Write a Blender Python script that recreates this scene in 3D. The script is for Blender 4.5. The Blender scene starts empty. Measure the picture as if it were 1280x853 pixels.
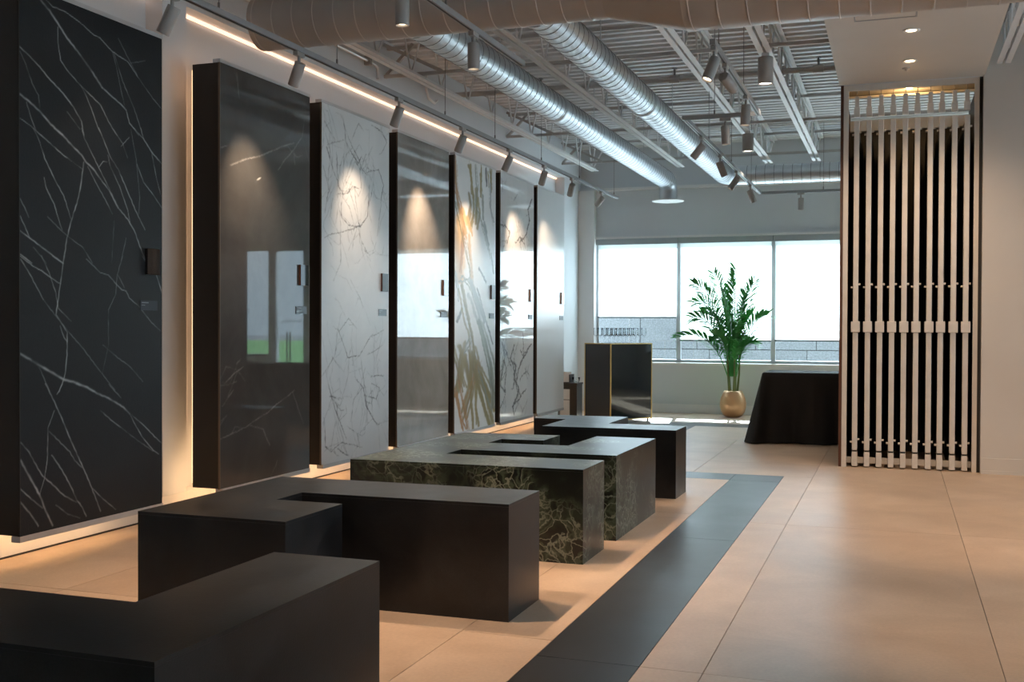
import bpy, math, random
import numpy as np
from mathutils import Vector, Matrix

random.seed(7)
rng = np.random.default_rng(5)
sc = bpy.context.scene
C = sc.collection
PI = math.pi

# ------------------------------------------------------------------ camera
F_PX, CXP, CYP, CAM_H = 1357.0, 640.0, 426.5, 1.25
YAW, PITCH, ROLL = math.radians(19.5), math.radians(-0.75), math.radians(-0.2)
_f = np.array([-math.sin(YAW) * math.cos(PITCH), math.cos(YAW) * math.cos(PITCH), math.sin(PITCH)])
_r = np.array([math.cos(YAW), math.sin(YAW), 0.0])
_d = np.cross(_f, _r)
_c, _s = math.cos(ROLL), math.sin(ROLL)
RC = np.array([_c * _r + _s * _d, -_s * _r + _c * _d, _f])
cam = bpy.data.cameras.new('camera')
cam.sensor_fit = 'HORIZONTAL'
cam.sensor_width = 36.0
cam.lens = 36.0 * F_PX / 1280.0
cam.clip_start = 0.05
cam.clip_end = 300
camo = bpy.data.objects.new('camera', cam)
C.objects.link(camo)
M = Matrix.Identity(4)
for i in range(3):
    M[i][0] = RC[0][i]
    M[i][1] = -RC[1][i]
    M[i][2] = -RC[2][i]
M[0][3], M[1][3], M[2][3] = 0, 0, CAM_H
camo.matrix_world = M
sc.camera = camo


def px_on_x(x, y, X):
    """where the sight line of a photo pixel meets the plane x = X (used for the slab faces)"""
    d = RC.T @ np.array([(x - CXP) / F_PX, (y - CYP) / F_PX, 1.0])
    t = X / d[0]
    return t * d[1], CAM_H + t * d[2]


# ------------------------------------------------------------------ world, sun, exposure
sc.view_settings.view_transform = 'Standard'
sc.view_settings.look = 'None'
sc.view_settings.gamma = 1
sc.view_settings.use_curve_mapping = False
sc.view_settings.exposure = 0.0
try:
    sc.cycles.use_denoising = True
    sc.cycles.max_bounces = 10
    sc.cycles.diffuse_bounces = 5
    sc.cycles.glossy_bounces = 5
    sc.cycles.transparent_max_bounces = 64
    sc.cycles.sample_clamp_indirect = 6
except Exception:
    pass
w = bpy.data.worlds.new('sky')
sc.world = w
w.use_nodes = True
bg = w.node_tree.nodes['Background']
bg.inputs[0].default_value = (0.66, 0.85, 1.0, 1)
bg.inputs[1].default_value = 3.0
sun = bpy.data.lights.new('sun', 'SUN')
sun.energy = 36.0
sun.angle = math.radians(1.0)
sun.color = (0.76, 0.91, 1.0)
suno = bpy.data.objects.new('sun', sun)
C.objects.link(suno)
_el, _az = math.radians(37), math.radians(8)
_dir = Vector((math.sin(_az) * math.cos(_el), -math.cos(_az) * math.cos(_el), -math.sin(_el)))
suno.rotation_euler = _dir.to_track_quat('-Z', 'Y').to_euler()
suno.location = (0, 30, 20)


# ------------------------------------------------------------------ materials
def nt(name):
    m = bpy.data.materials.new(name)
    m.use_nodes = True
    t = m.node_tree
    return m, t, t.nodes['Principled BSDF']


def setp(b, col=None, rough=None, metal=None, spec=None):
    if col is not None: b.inputs['Base Color'].default_value = (*col, 1)
    if rough is not None: b.inputs['Roughness'].default_value = rough
    if metal is not None: b.inputs['Metallic'].default_value = metal
    if spec is not None: b.inputs['Specular IOR Level'].default_value = spec


def node(t, typ, **kw):
    n = t.nodes.new(typ)
    for k, v in kw.items():
        if k.startswith('i_'):
            n.inputs[k[2:].replace('_', ' ')].default_value = v
        else:
            setattr(n, k, v)
    return n


def plain(name, col, rough=0.5, metal=0.0, spec=0.5, var=0.06, scale=6.0, bump=0.0, bscale=80.0):
    """procedural paint / metal / cloth: a colour with a slight noise variation and fine relief"""
    m, t, b = nt(name)
    setp(b, col, rough, metal, spec)
    tc = node(t, 'ShaderNodeTexCoord')
    nz = node(t, 'ShaderNodeTexNoise', i_Scale=scale, i_Detail=4.0)
    t.links.new(tc.outputs['Object'], nz.inputs['Vector'])
    ra = node(t, 'ShaderNodeMapRange')
    ra.inputs['To Min'].default_value = 1 - var * 2
    ra.inputs['To Max'].default_value = 1 + var * 2
    t.links.new(nz.outputs['Fac'], ra.inputs['Value'])
    mx = node(t, 'ShaderNodeMix', data_type='RGBA', blend_type='MULTIPLY')
    mx.inputs['Factor'].default_value = 1
    mx.inputs[6].default_value = (*col, 1)
    t.links.new(ra.outputs[0], mx.inputs[7])
    t.links.new(mx.outputs[2], b.inputs['Base Color'])
    if bump:
        n2 = node(t, 'ShaderNodeTexNoise', i_Scale=bscale, i_Detail=3.0)
        t.links.new(tc.outputs['Object'], n2.inputs['Vector'])
        bp = node(t, 'ShaderNodeBump', i_Strength=bump, i_Distance=0.004)
        t.links.new(n2.outputs['Fac'], bp.inputs['Height'])
        t.links.new(bp.outputs[0], b.inputs['Normal'])
    return m


def glow(name, col, strength):
    m, t, b = nt(name)
    setp(b, (0.8, 0.8, 0.8), 0.4)
    b.inputs['Emission Color'].default_value = (*col, 1)
    b.inputs['Emission Strength'].default_value = strength
    return m


def stone(name, c1, c2, rough=0.5, scale=3.0, contrast=(0.3, 0.7), bump=0.15, rvar=0.12, spec=0.5, vein=None, objrand=0.0, speck=0.0):
    """cloudy stone / porcelain: two scales of noise between two colours, varying gloss, optional pale veins"""
    m, t, b = nt(name)
    setp(b, c1, rough, 0, spec)
    tc = node(t, 'ShaderNodeTexCoord')
    vec = tc.outputs['Object']
    n1 = node(t, 'ShaderNodeTexNoise', i_Scale=scale, i_Detail=8.0, i_Roughness=0.6, i_Distortion=0.4)
    t.links.new(vec, n1.inputs['Vector'])
    rp = node(t, 'ShaderNodeMapRange', clamp=True)
    rp.inputs['From Min'].default_value, rp.inputs['From Max'].default_value = contrast
    t.links.new(n1.outputs['Fac'], rp.inputs['Value'])
    mx = node(t, 'ShaderNodeMix', data_type='RGBA')
    mx.inputs[6].default_value = (*c1, 1)
    mx.inputs[7].default_value = (*c2, 1)
    t.links.new(rp.outputs[0], mx.inputs['Factor'])
    out = mx.outputs[2]
    if speck:
        n3 = node(t, 'ShaderNodeTexNoise', i_Scale=scale * 40, i_Detail=2.0)
        t.links.new(vec, n3.inputs['Vector'])
        r3 = node(t, 'ShaderNodeMapRange')
        r3.inputs['To Min'].default_value = 1 - speck
        r3.inputs['To Max'].default_value = 1 + speck
        t.links.new(n3.outputs['Fac'], r3.inputs['Value'])
        m3 = node(t, 'ShaderNodeMix', data_type='RGBA', blend_type='MULTIPLY')
        m3.inputs['Factor'].default_value = 1
        t.links.new(out, m3.inputs[6])
        t.links.new(r3.outputs[0], m3.inputs[7])
        out = m3.outputs[2]
    if objrand:
        oi = node(t, 'ShaderNodeObjectInfo')
        r4 = node(t, 'ShaderNodeMapRange')
        r4.inputs['To Min'].default_value = 1 - objrand
        r4.inputs['To Max'].default_value = 1 + objrand
        t.links.new(oi.outputs['Random'], r4.inputs['Value'])
        m4 = node(t, 'ShaderNodeMix', data_type='RGBA', blend_type='MULTIPLY')
        m4.inputs['Factor'].default_value = 1
        t.links.new(out, m4.inputs[6])
        t.links.new(r4.outputs[0], m4.inputs[7])
        out = m4.outputs[2]
    if vein == 'attribute':                         # traced veins stored on the slab: rgb colour, alpha = cover
        at = node(t, 'ShaderNodeAttribute', attribute_name='vein')
        mv = node(t, 'ShaderNodeMix', data_type='RGBA')
        t.links.new(at.outputs['Alpha'], mv.inputs['Factor'])
        t.links.new(out, mv.inputs[6])
        t.links.new(at.outputs['Color'], mv.inputs[7])
        out = mv.outputs[2]
    t.links.new(out, b.inputs['Base Color'])
    rr = node(t, 'ShaderNodeMapRange')
    rr.inputs['To Min'].default_value = max(0.02, rough - rvar)
    rr.inputs['To Max'].default_value = min(1, rough + rvar)
    t.links.new(n1.outputs['Fac'], rr.inputs['Value'])
    t.links.new(rr.outputs[0], b.inputs['Roughness'])
    if bump:
        n2 = node(t, 'ShaderNodeTexNoise', i_Scale=scale * 30, i_Detail=4.0)
        t.links.new(vec, n2.inputs['Vector'])
        bp = node(t, 'ShaderNodeBump', i_Strength=bump, i_Distance=0.003)
        t.links.new(n2.outputs['Fac'], bp.inputs['Height'])
        t.links.new(bp.outputs[0], b.inputs['Normal'])
    return m


def green_marble():
    m, t, b = nt('green_marble')
    setp(b, (0.01, 0.02, 0.015), 0.33)
    tc = node(t, 'ShaderNodeTexCoord')
    nz = node(t, 'ShaderNodeTexNoise', i_Scale=5.0, i_Detail=5.0)
    t.links.new(tc.outputs['Object'], nz.inputs['Vector'])
    sub = node(t, 'ShaderNodeVectorMath', operation='SCALE')
    sub.inputs['Scale'].default_value = 0.34
    t.links.new(nz.outputs['Color'], sub.inputs[0])
    ad = node(t, 'ShaderNodeVectorMath', operation='ADD')
    t.links.new(tc.outputs['Object'], ad.inputs[0])
    t.links.new(sub.outputs[0], ad.inputs[1])
    col = None
    prev = None
    big = node(t, 'ShaderNodeTexNoise', i_Scale=2.6, i_Detail=3.0)
    t.links.new(tc.outputs['Object'], big.inputs['Vector'])
    for sc_, wd, c in ((5.5, 0.22, (0.020, 0.033, 0.020)), (8.5, 0.13, (0.055, 0.078, 0.052)), (15.0, 0.09, (0.19, 0.22, 0.18))):
        v = node(t, 'ShaderNodeTexVoronoi', feature='DISTANCE_TO_EDGE', i_Scale=sc_)
        t.links.new(ad.outputs[0], v.inputs['Vector'])
        mr = node(t, 'ShaderNodeMapRange', clamp=True, interpolation_type='SMOOTHSTEP')
        mr.inputs['From Min'].default_value = 0.0
        mr.inputs['From Max'].default_value = wd
        mr.inputs['To Min'].default_value = 1
        mr.inputs['To Max'].default_value = 0
        t.links.new(v.outputs['Distance'], mr.inputs['Value'])
        gate = node(t, 'ShaderNodeMapRange', clamp=True)
        gate.inputs['From Min'].default_value = 0.40 if sc_ < 10 else 0.46
        gate.inputs['From Max'].default_value = 0.60
        t.links.new(big.outputs['Fac'], gate.inputs['Value'])
        mu = node(t, 'ShaderNodeMath', operation='MULTIPLY')
        t.links.new(mr.outputs[0], mu.inputs[0])
        t.links.new(gate.outputs[0], mu.inputs[1])
        mx = node(t, 'ShaderNodeMix', data_type='RGBA')
        if prev is None:
            mx.inputs[6].default_value = (0.006, 0.009, 0.008, 1)
        else:
            t.links.new(prev, mx.inputs[6])
        mx.inputs[7].default_value = (*c, 1)
        t.links.new(mu.outputs[0], mx.inputs['Factor'])
        prev = mx.outputs[2]
    t.links.new(prev, b.inputs['Base Color'])
    return m


def translucent_blind():
    m, t, b = nt('roller_fabric')
    setp(b, (0.9, 0.9, 0.9), 0.9)
    tr = node(t, 'ShaderNodeBsdfTranslucent')
    tr.inputs['Color'].default_value = (0.96, 0.97, 0.98, 1)
    ms = node(t, 'ShaderNodeMixShader')
    ms.inputs[0].default_value = 0.85
    t.links.new(b.outputs[0], ms.inputs[1])
    t.links.new(tr.outputs[0], ms.inputs[2])
    t.links.new(ms.outputs[0], t.nodes['Material Output'].inputs['Surface'])
    return m


def clear_glass(name, tint=(0.96, 0.98, 0.98), edge=0.0):
    m, t, b = nt(name)
    tp = node(t, 'ShaderNodeBsdfTransparent')
    tp.inputs['Color'].default_value = (*tint, 1)
    gl = node(t, 'ShaderNodeBsdfGlossy')
    gl.inputs['Roughness'].default_value = 0.02
    fr = node(t, 'ShaderNodeFresnel')
    fr.inputs['IOR'].default_value = 1.5 if not edge else edge
    ms = node(t, 'ShaderNodeMixShader')
    t.links.new(fr.outputs[0], ms.inputs[0])
    t.links.new(tp.outputs[0], ms.inputs[1])
    t.links.new(gl.outputs[0], ms.inputs[2])
    t.links.new(ms.outputs[0], t.nodes['Material Output'].inputs['Surface'])
    return m


def wood(name, c1, c2, rough=0.45):
    m, t, b = nt(name)
    setp(b, c1, rough)
    tc = node(t, 'ShaderNodeTexCoord')
    mp = node(t, 'ShaderNodeMapping')
    mp.inputs['Scale'].default_value = (14, 14, 0.7)
    t.links.new(tc.outputs['Object'], mp.inputs['Vector'])
    nz = node(t, 'ShaderNodeTexNoise', i_Scale=3.0, i_Detail=6.0, i_Distortion=0.6)
    t.links.new(mp.outputs[0], nz.inputs['Vector'])
    mx = node(t, 'ShaderNodeMix', data_type='RGBA')
    mx.inputs[6].default_value = (*c1, 1)
    mx.inputs[7].default_value = (*c2, 1)
    t.links.new(nz.outputs['Fac'], mx.inputs['Factor'])
    t.links.new(mx.outputs[2], b.inputs['Base Color'])
    return m


WARM = (1.0, 0.74, 0.52)
M_ = dict(
    wall=plain('wall_paint', (0.60, 0.63, 0.655), 0.75, var=0.02, scale=2, bump=0.05),
    wallwarm=plain('partition_paint', (0.60, 0.57, 0.53), 0.75, var=0.03, scale=2, bump=0.05),
    trim=plain('white_trim', (0.72, 0.72, 0.72), 0.45, var=0.02),
    deck=plain('deck_metal', (0.66, 0.67, 0.68), 0.5, 0.0, var=0.05),
    joist=plain('joist_paint', (0.74, 0.75, 0.76), 0.5, var=0.03),
    bridging=plain('bridging_paint', (0.45, 0.44, 0.43), 0.55, var=0.04),
    duct=plain('galvanised_steel', (0.54, 0.57, 0.60), 0.44, 1.0, var=0.06, scale=9),
    ductseam=plain('duct_seam', (0.16, 0.17, 0.18), 0.5, 0.6),
    paintduct=plain('painted_duct', (0.40, 0.37, 0.345), 0.45, 0.2, var=0.04),
    paintseam=plain('painted_seam', (0.50, 0.465, 0.435), 0.45, 0.2),
    track=plain('track_grey', (0.27, 0.28, 0.29), 0.45),
    trackslot=plain('track_slot', (0.02, 0.02, 0.02), 0.6),
    lampgrey=plain('lamp_grey', (0.33, 0.32, 0.31), 0.45),
    wire=plain('steel_wire', (0.2, 0.2, 0.2), 0.4, 0.8),
    lens=glow('lamp_lens', (1.0, 0.78, 0.55), 9.0),
    lensw=glow('lamp_lens_cool', (1.0, 0.9, 0.78), 4.0),
    led=glow('led_strip', (1.0, 0.60, 0.32), 2.2),
    ledfloor=glow('led_strip_floor', (1.0, 0.60, 0.30), 42.0),
    ledtop=glow('led_strip_top', (1.0, 0.55, 0.32), 9.0),
    ledniche=glow('led_strip_niche', (1.0, 0.55, 0.28), 14.0),
    ledcove=glow('led_cove', (1.0, 0.58, 0.38), 1.7),
    grout=plain('grout', (0.10, 0.085, 0.07), 0.9),
    tile=stone('beige_porcelain', (0.47, 0.345, 0.245), (0.66, 0.525, 0.405), 0.40, 1.7, (0.30, 0.70), 0.06, 0.12, objrand=0.04, speck=0.12),
    tiledark=stone('charcoal_porcelain', (0.022, 0.023, 0.025), (0.036, 0.037, 0.039), 0.36, 2.0, (0.25, 0.75), 0.06, 0.08, objrand=0.05),
    bench=stone('black_stone', (0.0060, 0.0068, 0.0080), (0.0260, 0.0262, 0.0275), 0.36, 4.5, (0.36, 0.78), 0.12, 0.09, speck=0.6, spec=0.55),
    green=green_marble(),
    blackbody=plain('black_brown_body', (0.014, 0.010, 0.008), 0.55, var=0.15),
    alu=plain('brushed_aluminium', (0.62, 0.63, 0.64), 0.32, 0.9),
    whitealu=plain('white_aluminium', (0.66, 0.63, 0.59), 0.42, 0.15),
    dark=plain('dark_interior', (0.012, 0.011, 0.010), 0.5),
    rust=plain('plate_black', (0.02, 0.022, 0.028), 0.4),
    brown=wood('brown_veneer', (0.075, 0.030, 0.018), (0.12, 0.05, 0.03)),
    bronze=plain('bronze_edge', (0.16, 0.12, 0.09), 0.45, 0.5),
    gold=plain('brass_trim', (0.62, 0.42, 0.16), 0.28, 0.9),
    blackglass=stone('black_glass', (0.010, 0.012, 0.016), (0.014, 0.016, 0.02), 0.05, 2, bump=0, rvar=0.01, spec=0.8),
    charcoalpanel=plain('charcoal_panel', (0.030, 0.032, 0.036), 0.5),
    cloth=plain('black_cloth', (0.004, 0.004, 0.005), 0.75, var=0.2, scale=30, bump=0.3, bscale=400),
    blind=translucent_blind(),
    glass=clear_glass('window_glass'),
    wineglass=clear_glass('stemware_glass', (0.985, 0.99, 0.992), 1.16),
    frame=plain('window_frame', (0.50, 0.53, 0.55), 0.4, 0.2),
    header=plain('blind_cassette', (0.36, 0.39, 0.41), 0.5),
    greytrim=plain('grey_trim', (0.50, 0.51, 0.53), 0.4, 0.2),
    framedark=plain('window_header', (0.16, 0.17, 0.18), 0.5),
    granite=stone('granite', (0.20, 0.205, 0.21), (0.32, 0.325, 0.33), 0.7, 40.0, (0.35, 0.65), 0.3, 0.05, objrand=0.06),
    lawn=stone('lawn', (0.05, 0.16, 0.03), (0.10, 0.26, 0.06), 0.9, 6.0),
    paving=stone('paving', (0.34, 0.34, 0.34), (0.44, 0.44, 0.44), 0.8, 4.0),
    asphalt=stone('asphalt', (0.10, 0.10, 0.11), (0.15, 0.15, 0.16), 0.85, 8.0),
    leaf=plain('palm_leaf', (0.035, 0.24, 0.045), 0.42, var=0.25, scale=4),
    stem=plain('palm_stem', (0.10, 0.13, 0.035), 0.5, var=0.2, scale=8),
    pot=plain('bronze_pot', (0.55, 0.33, 0.17), 0.28, 0.35, var=0.04),
    soil=plain('soil', (0.03, 0.02, 0.012), 0.95, var=0.3, scale=60, bump=0.5),
    paper=plain('paper_white', (0.75, 0.75, 0.74), 0.6),
    blackplastic=plain('black_plastic', (0.012, 0.013, 0.015), 0.35),
    label=plain('info_plate', (0.018, 0.024, 0.040), 0.35),
    print_=plain('print_white', (0.22, 0.24, 0.27), 0.6),
    frost=plain('frosted_lettering', (0.55, 0.57, 0.58), 0.6),
    slab_black=stone('slab_black_marble', (0.007, 0.0085, 0.011), (0.015, 0.0175, 0.021), 0.48, 2.2, (0.3, 0.75), 0.18, 0.06, vein='attribute', speck=0.25, spec=0.3),
    slab_grey=stone('slab_grey_polished', (0.050, 0.048, 0.046), (0.085, 0.082, 0.078), 0.02, 1.6, (0.3, 0.7), 0.0, 0.005, vein='attribute', spec=0.75),
    slab_white=stone('slab_white_statuary', (0.62, 0.64, 0.65), (0.74, 0.75, 0.755), 0.40, 2.0, (0.3, 0.7), 0.03, 0.05, vein='attribute'),
    slab_taupe=stone('slab_taupe_polished', (0.20, 0.18, 0.16), (0.34, 0.32, 0.295), 0.02, 1.8, (0.3, 0.7), 0.0, 0.005, vein='attribute', spec=0.8),
    slab_gold=stone('slab_gold_calacatta', (0.70, 0.71, 0.71), (0.80, 0.80, 0.79), 0.32, 2.0, (0.3, 0.7), 0.0, 0.03, vein='attribute'),
    slab_veined=stone('slab_white_polished', (0.62, 0.64, 0.65), (0.74, 0.75, 0.755), 0.02, 2.0, (0.3, 0.7), 0.0, 0.005, vein='attribute', spec=0.75),
    slab_plain=stone('slab_satin_white', (0.66, 0.69, 0.71), (0.70, 0.725, 0.74), 0.26, 1.0, (0.3, 0.7), 0.0, 0.02, spec=0.6),
)


# ------------------------------------------------------------------ mesh helpers
class MB:
    def __init__(s):
        s.v, s.f, s.sm = [], [], []

    def add(s, vs, fs, smooth=False):
        o = len(s.v)
        s.v += [tuple(map(float, p)) for p in vs]
        s.f += [tuple(o + i for i in f) for f in fs]
        s.sm += [smooth] * len(fs)
        return s

    def box(s, x0, x1, y0, y1, z0, z1):
        v = [(x, y, z) for z in (z0, z1) for y in (y0, y1) for x in (x0, x1)]
        return s.add(v, [(0, 2, 3, 1), (4, 5, 7, 6), (0, 1, 5, 4), (2, 6, 7, 3), (0, 4, 6, 2), (1, 3, 7, 5)])

    def bbox(s, x0, x1, y0, y1, z0, z1, b):
        """box with chamfered vertical edges and chamfered rims"""
        def ring(i, z):
            return [(x0 + i + b, y0 + i, z), (x1 - i - b, y0 + i, z), (x1 - i, y0 + i + b, z), (x1 - i, y1 - i - b, z),
                    (x1 - i - b, y1 - i, z), (x0 + i + b, y1 - i, z), (x0 + i, y1 - i - b, z), (x0 + i, y0 + i + b, z)]
        rs = [ring(b, z0), ring(0, z0 + b), ring(0, z1 - b), ring(b, z1)]
        v = sum(rs, [])
        f = [tuple(range(7, -1, -1)), tuple(range(24, 32))]
        for k in range(3):
            for i in range(8):
                j = (i + 1) % 8
                f.append((k * 8 + i, k * 8 + j, k * 8 + 8 + j, k * 8 + 8 + i))
        return s.add(v, f)

    def prism(s, pts, z0, z1, tri=None):
        n = len(pts)
        v = [(x, y, z0) for x, y in pts] + [(x, y, z1) for x, y in pts]
        f = [(i, (i + 1) % n, n + (i + 1) % n, n + i) for i in range(n)]
        f += [tuple(range(n - 1, -1, -1)), tuple(range(n, 2 * n))]
        return s.add(v, f)

    def tube(s, path, r, n=10, caps=True, smooth=True, closed=False):
        path = [Vector(p) for p in path]
        rr = r if isinstance(r, (list, tuple)) else [r] * len(path)
        rings = []
        ref = None
        for i, p in enumerate(path):
            a = path[max(i - 1, 0)]
            b_ = path[min(i + 1, len(path) - 1)]
            d = (b_ - a).normalized()
            if ref is None:
                up = Vector((0, 0, 1)) if abs(d.z) < 0.9 else Vector((1, 0, 0))
                ref = d.cross(up).normalized()
            else:
                ref = (ref - d * ref.dot(d)).normalized()
            o = d.cross(ref)
            rings.append([p + (ref * math.cos(2 * PI * k / n) + o * math.sin(2 * PI * k / n)) * rr[i] for k in range(n)])
        v = [q for R_ in rings for q in R_]
        f = []
        for i in range(len(path) - 1):
            for k in range(n):
                f.append((i * n + k, i * n + (k + 1) % n, (i + 1) * n + (k + 1) % n, (i + 1) * n + k))
        s.add(v, f, smooth)
        if caps:
            L = len(path) - 1
            s.add(rings[0], [tuple(range(n - 1, -1, -1))])
            s.add(rings[L], [tuple(range(n))])
        return s

    def lathe(s, prof, cx=0, cy=0, cz=0, n=24, smooth=True):
        v, f = [], []
        for r, z in prof:
            for k in range(n):
                a = 2 * PI * k / n
                v.append((cx + r * math.cos(a), cy + r * math.sin(a), cz + z))
        for i in range(len(prof) - 1):
            for k in range(n):
                f.append((i * n + k, i * n + (k + 1) % n, (i + 1) * n + (k + 1) % n, (i + 1) * n + k))
        return s.add(v, f, smooth)

    def mesh(s, name, off=(0, 0, 0)):
        me = bpy.data.meshes.new(name)
        v = [(a - off[0], b - off[1], c - off[2]) for a, b, c in s.v]
        me.from_pydata(v, [], s.f)
        me.polygons.foreach_set('use_smooth', s.sm)
        me.update()
        return me


def link(name, me, mat=None, parent=None, loc=None):
    o = bpy.data.objects.new(name, me)
    C.objects.link(o)
    if mat is not None and me is not None and not me.materials:
        me.materials.append(mat)
    if parent is not None:
        o.parent = parent
    if loc is not None:
        o.location = loc
    return o


def tag(o, label=None, cat=None, group=None, kind=None):
    if label: o['label'] = label
    if cat: o['category'] = cat
    if group: o['group'] = group
    if kind: o['kind'] = kind
    return o


def thing(name, label, cat, loc=(0, 0, 0), group=None, rz=0.0):
    o = bpy.data.objects.new(name, None)
    o.empty_display_size = 0.1
    C.objects.link(o)
    o.location = loc
    o.rotation_euler = (0, 0, rz)
    return tag(o, label, cat, group)


def part(name, mb, mat, parent, label=None, kind=None):
    """mb is in world coordinates; the part hangs under an unrotated Empty or mesh whose origin is parent.location"""
    off = Vector((0, 0, 0))
    p = parent
    while p is not None:
        off += Vector(p.location)
        p = p.parent
    o = link(name, mb.mesh(name, off), mat, parent)
    if label: o['label'] = label
    if kind: o['kind'] = kind
    return o


def lpart(name, mb, mat, parent, label=None):
    """mb is in the parent's own coordinates"""
    o = link(name, mb.mesh(name), mat, parent)
    if label: o['label'] = label
    return o


def single(name, mb, mat, label, cat, loc=(0, 0, 0), group=None, kind=None):
    o = link(name, mb.mesh(name, loc), mat, None, loc)
    return tag(o, label, cat, group, kind)


def struct(name, mb, mat, parent=None):
    o = link(name, mb.mesh(name), mat, parent)
    if parent is None: o['kind'] = 'structure'
    return o


def copy_tree(o, parent=None):
    c = o.copy()
    C.objects.link(c)
    c.parent = parent
    for ch in [k for k in bpy.data.objects if k.parent == o]:
        copy_tree(ch, c)
    return c


def spot(parent, loc, direction, watts, angle, blend=0.6, col=WARM, radius=0.025):
    l = bpy.data.lights.new('bulb', 'SPOT')
    l.energy = watts
    l.spot_size = math.radians(angle)
    l.spot_blend = blend
    l.color = col
    l.shadow_soft_size = radius
    o = bpy.data.objects.new('bulb', l)
    C.objects.link(o)
    o.parent = parent
    o.location = loc
    o.rotation_euler = Vector(direction).to_track_quat('-Z', 'Y').to_euler()
    return o


# ------------------------------------------------------------------ the setting: floor of tiles
XL, XR, YB, YF, ZD = -4.62, 4.30, -4.0, 15.75, 3.90     # niche back, right wall, wall behind, far wall, deck
XW = -4.49                                             # face of the left wall's piers, bulkhead and baseboard
floor = struct('floor', MB().box(XL, XR, YB, YF, -0.2, -0.006), M_['grout'])
_n_tile = 0


def tiles(xs, ys, mat):
    for a, b in zip(xs[:-1], xs[1:]):
        for c, d in zip(ys[:-1], ys[1:]):
            g = 0.0015
            mb = MB().box(-(b - a) / 2 + g, (b - a) / 2 - g, -(d - c) / 2 + g, (d - c) / 2 - g, -0.012, 0)
            o = link('tile', mb.mesh('tile'), mat, floor, ((a + b) / 2, (c + d) / 2, 0))


SX0, SX1 = -1.283, -0.883
tiles([SX1, -0.65], [YB, -2.39, 0.76, 3.91, 7.06, 9.36], M_['tile'])
tiles([-0.65, 0.375, 1.40, 2.42, 3.45, XR], [YB, -2.39, 0.76, 3.91, 7.06, 10.2], M_['tile'])
tiles([SX0, SX1], [YB, -1.1, 1.41, 3.91, 6.415, 8.98, 9.36], M_['tiledark'])
tiles([XW, -3.70, -2.69, -1.675, SX0], [YB, -2.1, 1.0, 4.12, 7.24, 8.98], M_['tile'])
tiles([XW, -3.70, -2.2, SX0], [8.98, 9.36], M_['tiledark'])
tiles([XW, -3.80, -2.80], [9.36, 10.2, 13.75], M_['tile'])
tiles([-2.80, -2.40], [9.36, 11.7, 13.75], M_['tiledark'])
tiles([-2.40, -1.65, -0.65], [9.36, 10.2, 13.35, 13.75], M_['tile'])
tiles([-0.65, 0.375, 1.40, 2.42, 3.45, XR], [10.2, 13.35, 13.75], M_['tile'])
tiles([XW, -2.80, -2.06, -0.65, 1.4, XR], [13.75, 14.18], M_['tiledark'])
tiles([XW, -3.80, -2.80, -1.65, -0.65, 0.375, 1.4, 2.42, 3.45, XR], [14.18, YF], M_['tile'])

# ------------------------------------------------------------------ walls
PY0, PY1 = 5.885, 6.135                                # the pier between the two lit niches
NB, NT = 0.135, 3.385                                  # niche floor and niche top
mb = MB().box(XL - 0.15, XL, YB, YF, 0, ZD)
mb.box(XL, XW, YB, YF, NT, ZD)                         # bulkhead
mb.box(XL, XW, PY0, PY1, NB, NT)                       # pier
mb.box(XL, XW, 14.9, YF, NB, NT)
mb.box(XL, XW, YB, 3.6, NB, NT)
wl = struct('wall_left', mb, M_['wall'])
mb = MB().box(XL, XW, YB, YF, 0, NB - 0.02).box(XL, XW + 0.004, YB, YF, NB - 0.02, NB)
struct('baseboard_left', mb, M_['trim'])
struct('shadow_gap_strip', MB().box(XW, XW + 0.008, YB, YF - 0.12, 0, 0.009), M_['trackslot'])  # shadow line under the baseboard, put in as a dark strip

WZ0, WZ1 = 0.735, 2.56                                 # window opening heights
WX = [-4.245, -3.01, -1.655, -0.36, 0.93]              # mullions of the blinded windows
DX0, DX1, V0, V1 = 1.06, 1.66, 1.72, 3.4               # glass door, clear window beside it
mb = MB().box(XL - 0.15, DX0, YF, YF + 0.22, 0, WZ0)
mb.box(XL - 0.15, WX[0], YF, YF + 0.22, WZ0, WZ1)
mb.box(XL - 0.15, XR + 0.15, YF, YF + 0.22, WZ1, ZD)
mb.box(WX[4], DX0, YF, YF + 0.22, WZ0, WZ1)
mb.box(DX1, V0, YF, YF + 0.22, 0, WZ1)
mb.box(V0, V1, YF, YF + 0.22, 0, WZ0)
mb.box(V1, XR + 0.15, YF, YF + 0.22, 0, WZ1)
struct('wall_far', mb, M_['wall'])
mb = MB().box(XW, WX[0], YF - 0.12, YF, 0, 3.28)
struct('trim_1', mb, M_['trim'])
mb = MB().box(WX[0], XR, YF - 0.10, YF, 3.27, 3.31).box(WX[0], XR, YF - 0.05, YF, WZ1, WZ1 + 0.03)
struct('trim_2', mb, M_['trim'])
mb = MB().box(WX[0], DX0, YF - 0.015, YF, 0, 0.13).box(WX[0], DX0, YF - 0.03, YF, 0, 0.03)
struct('baseboard_far', mb, M_['trim'])
mb = MB().box(WX[0], WX[4], YF - 0.05, YF + 0.04, WZ0 - 0.03, WZ0)
struct('trim_3', mb, M_['trim'])                       # window sill

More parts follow.
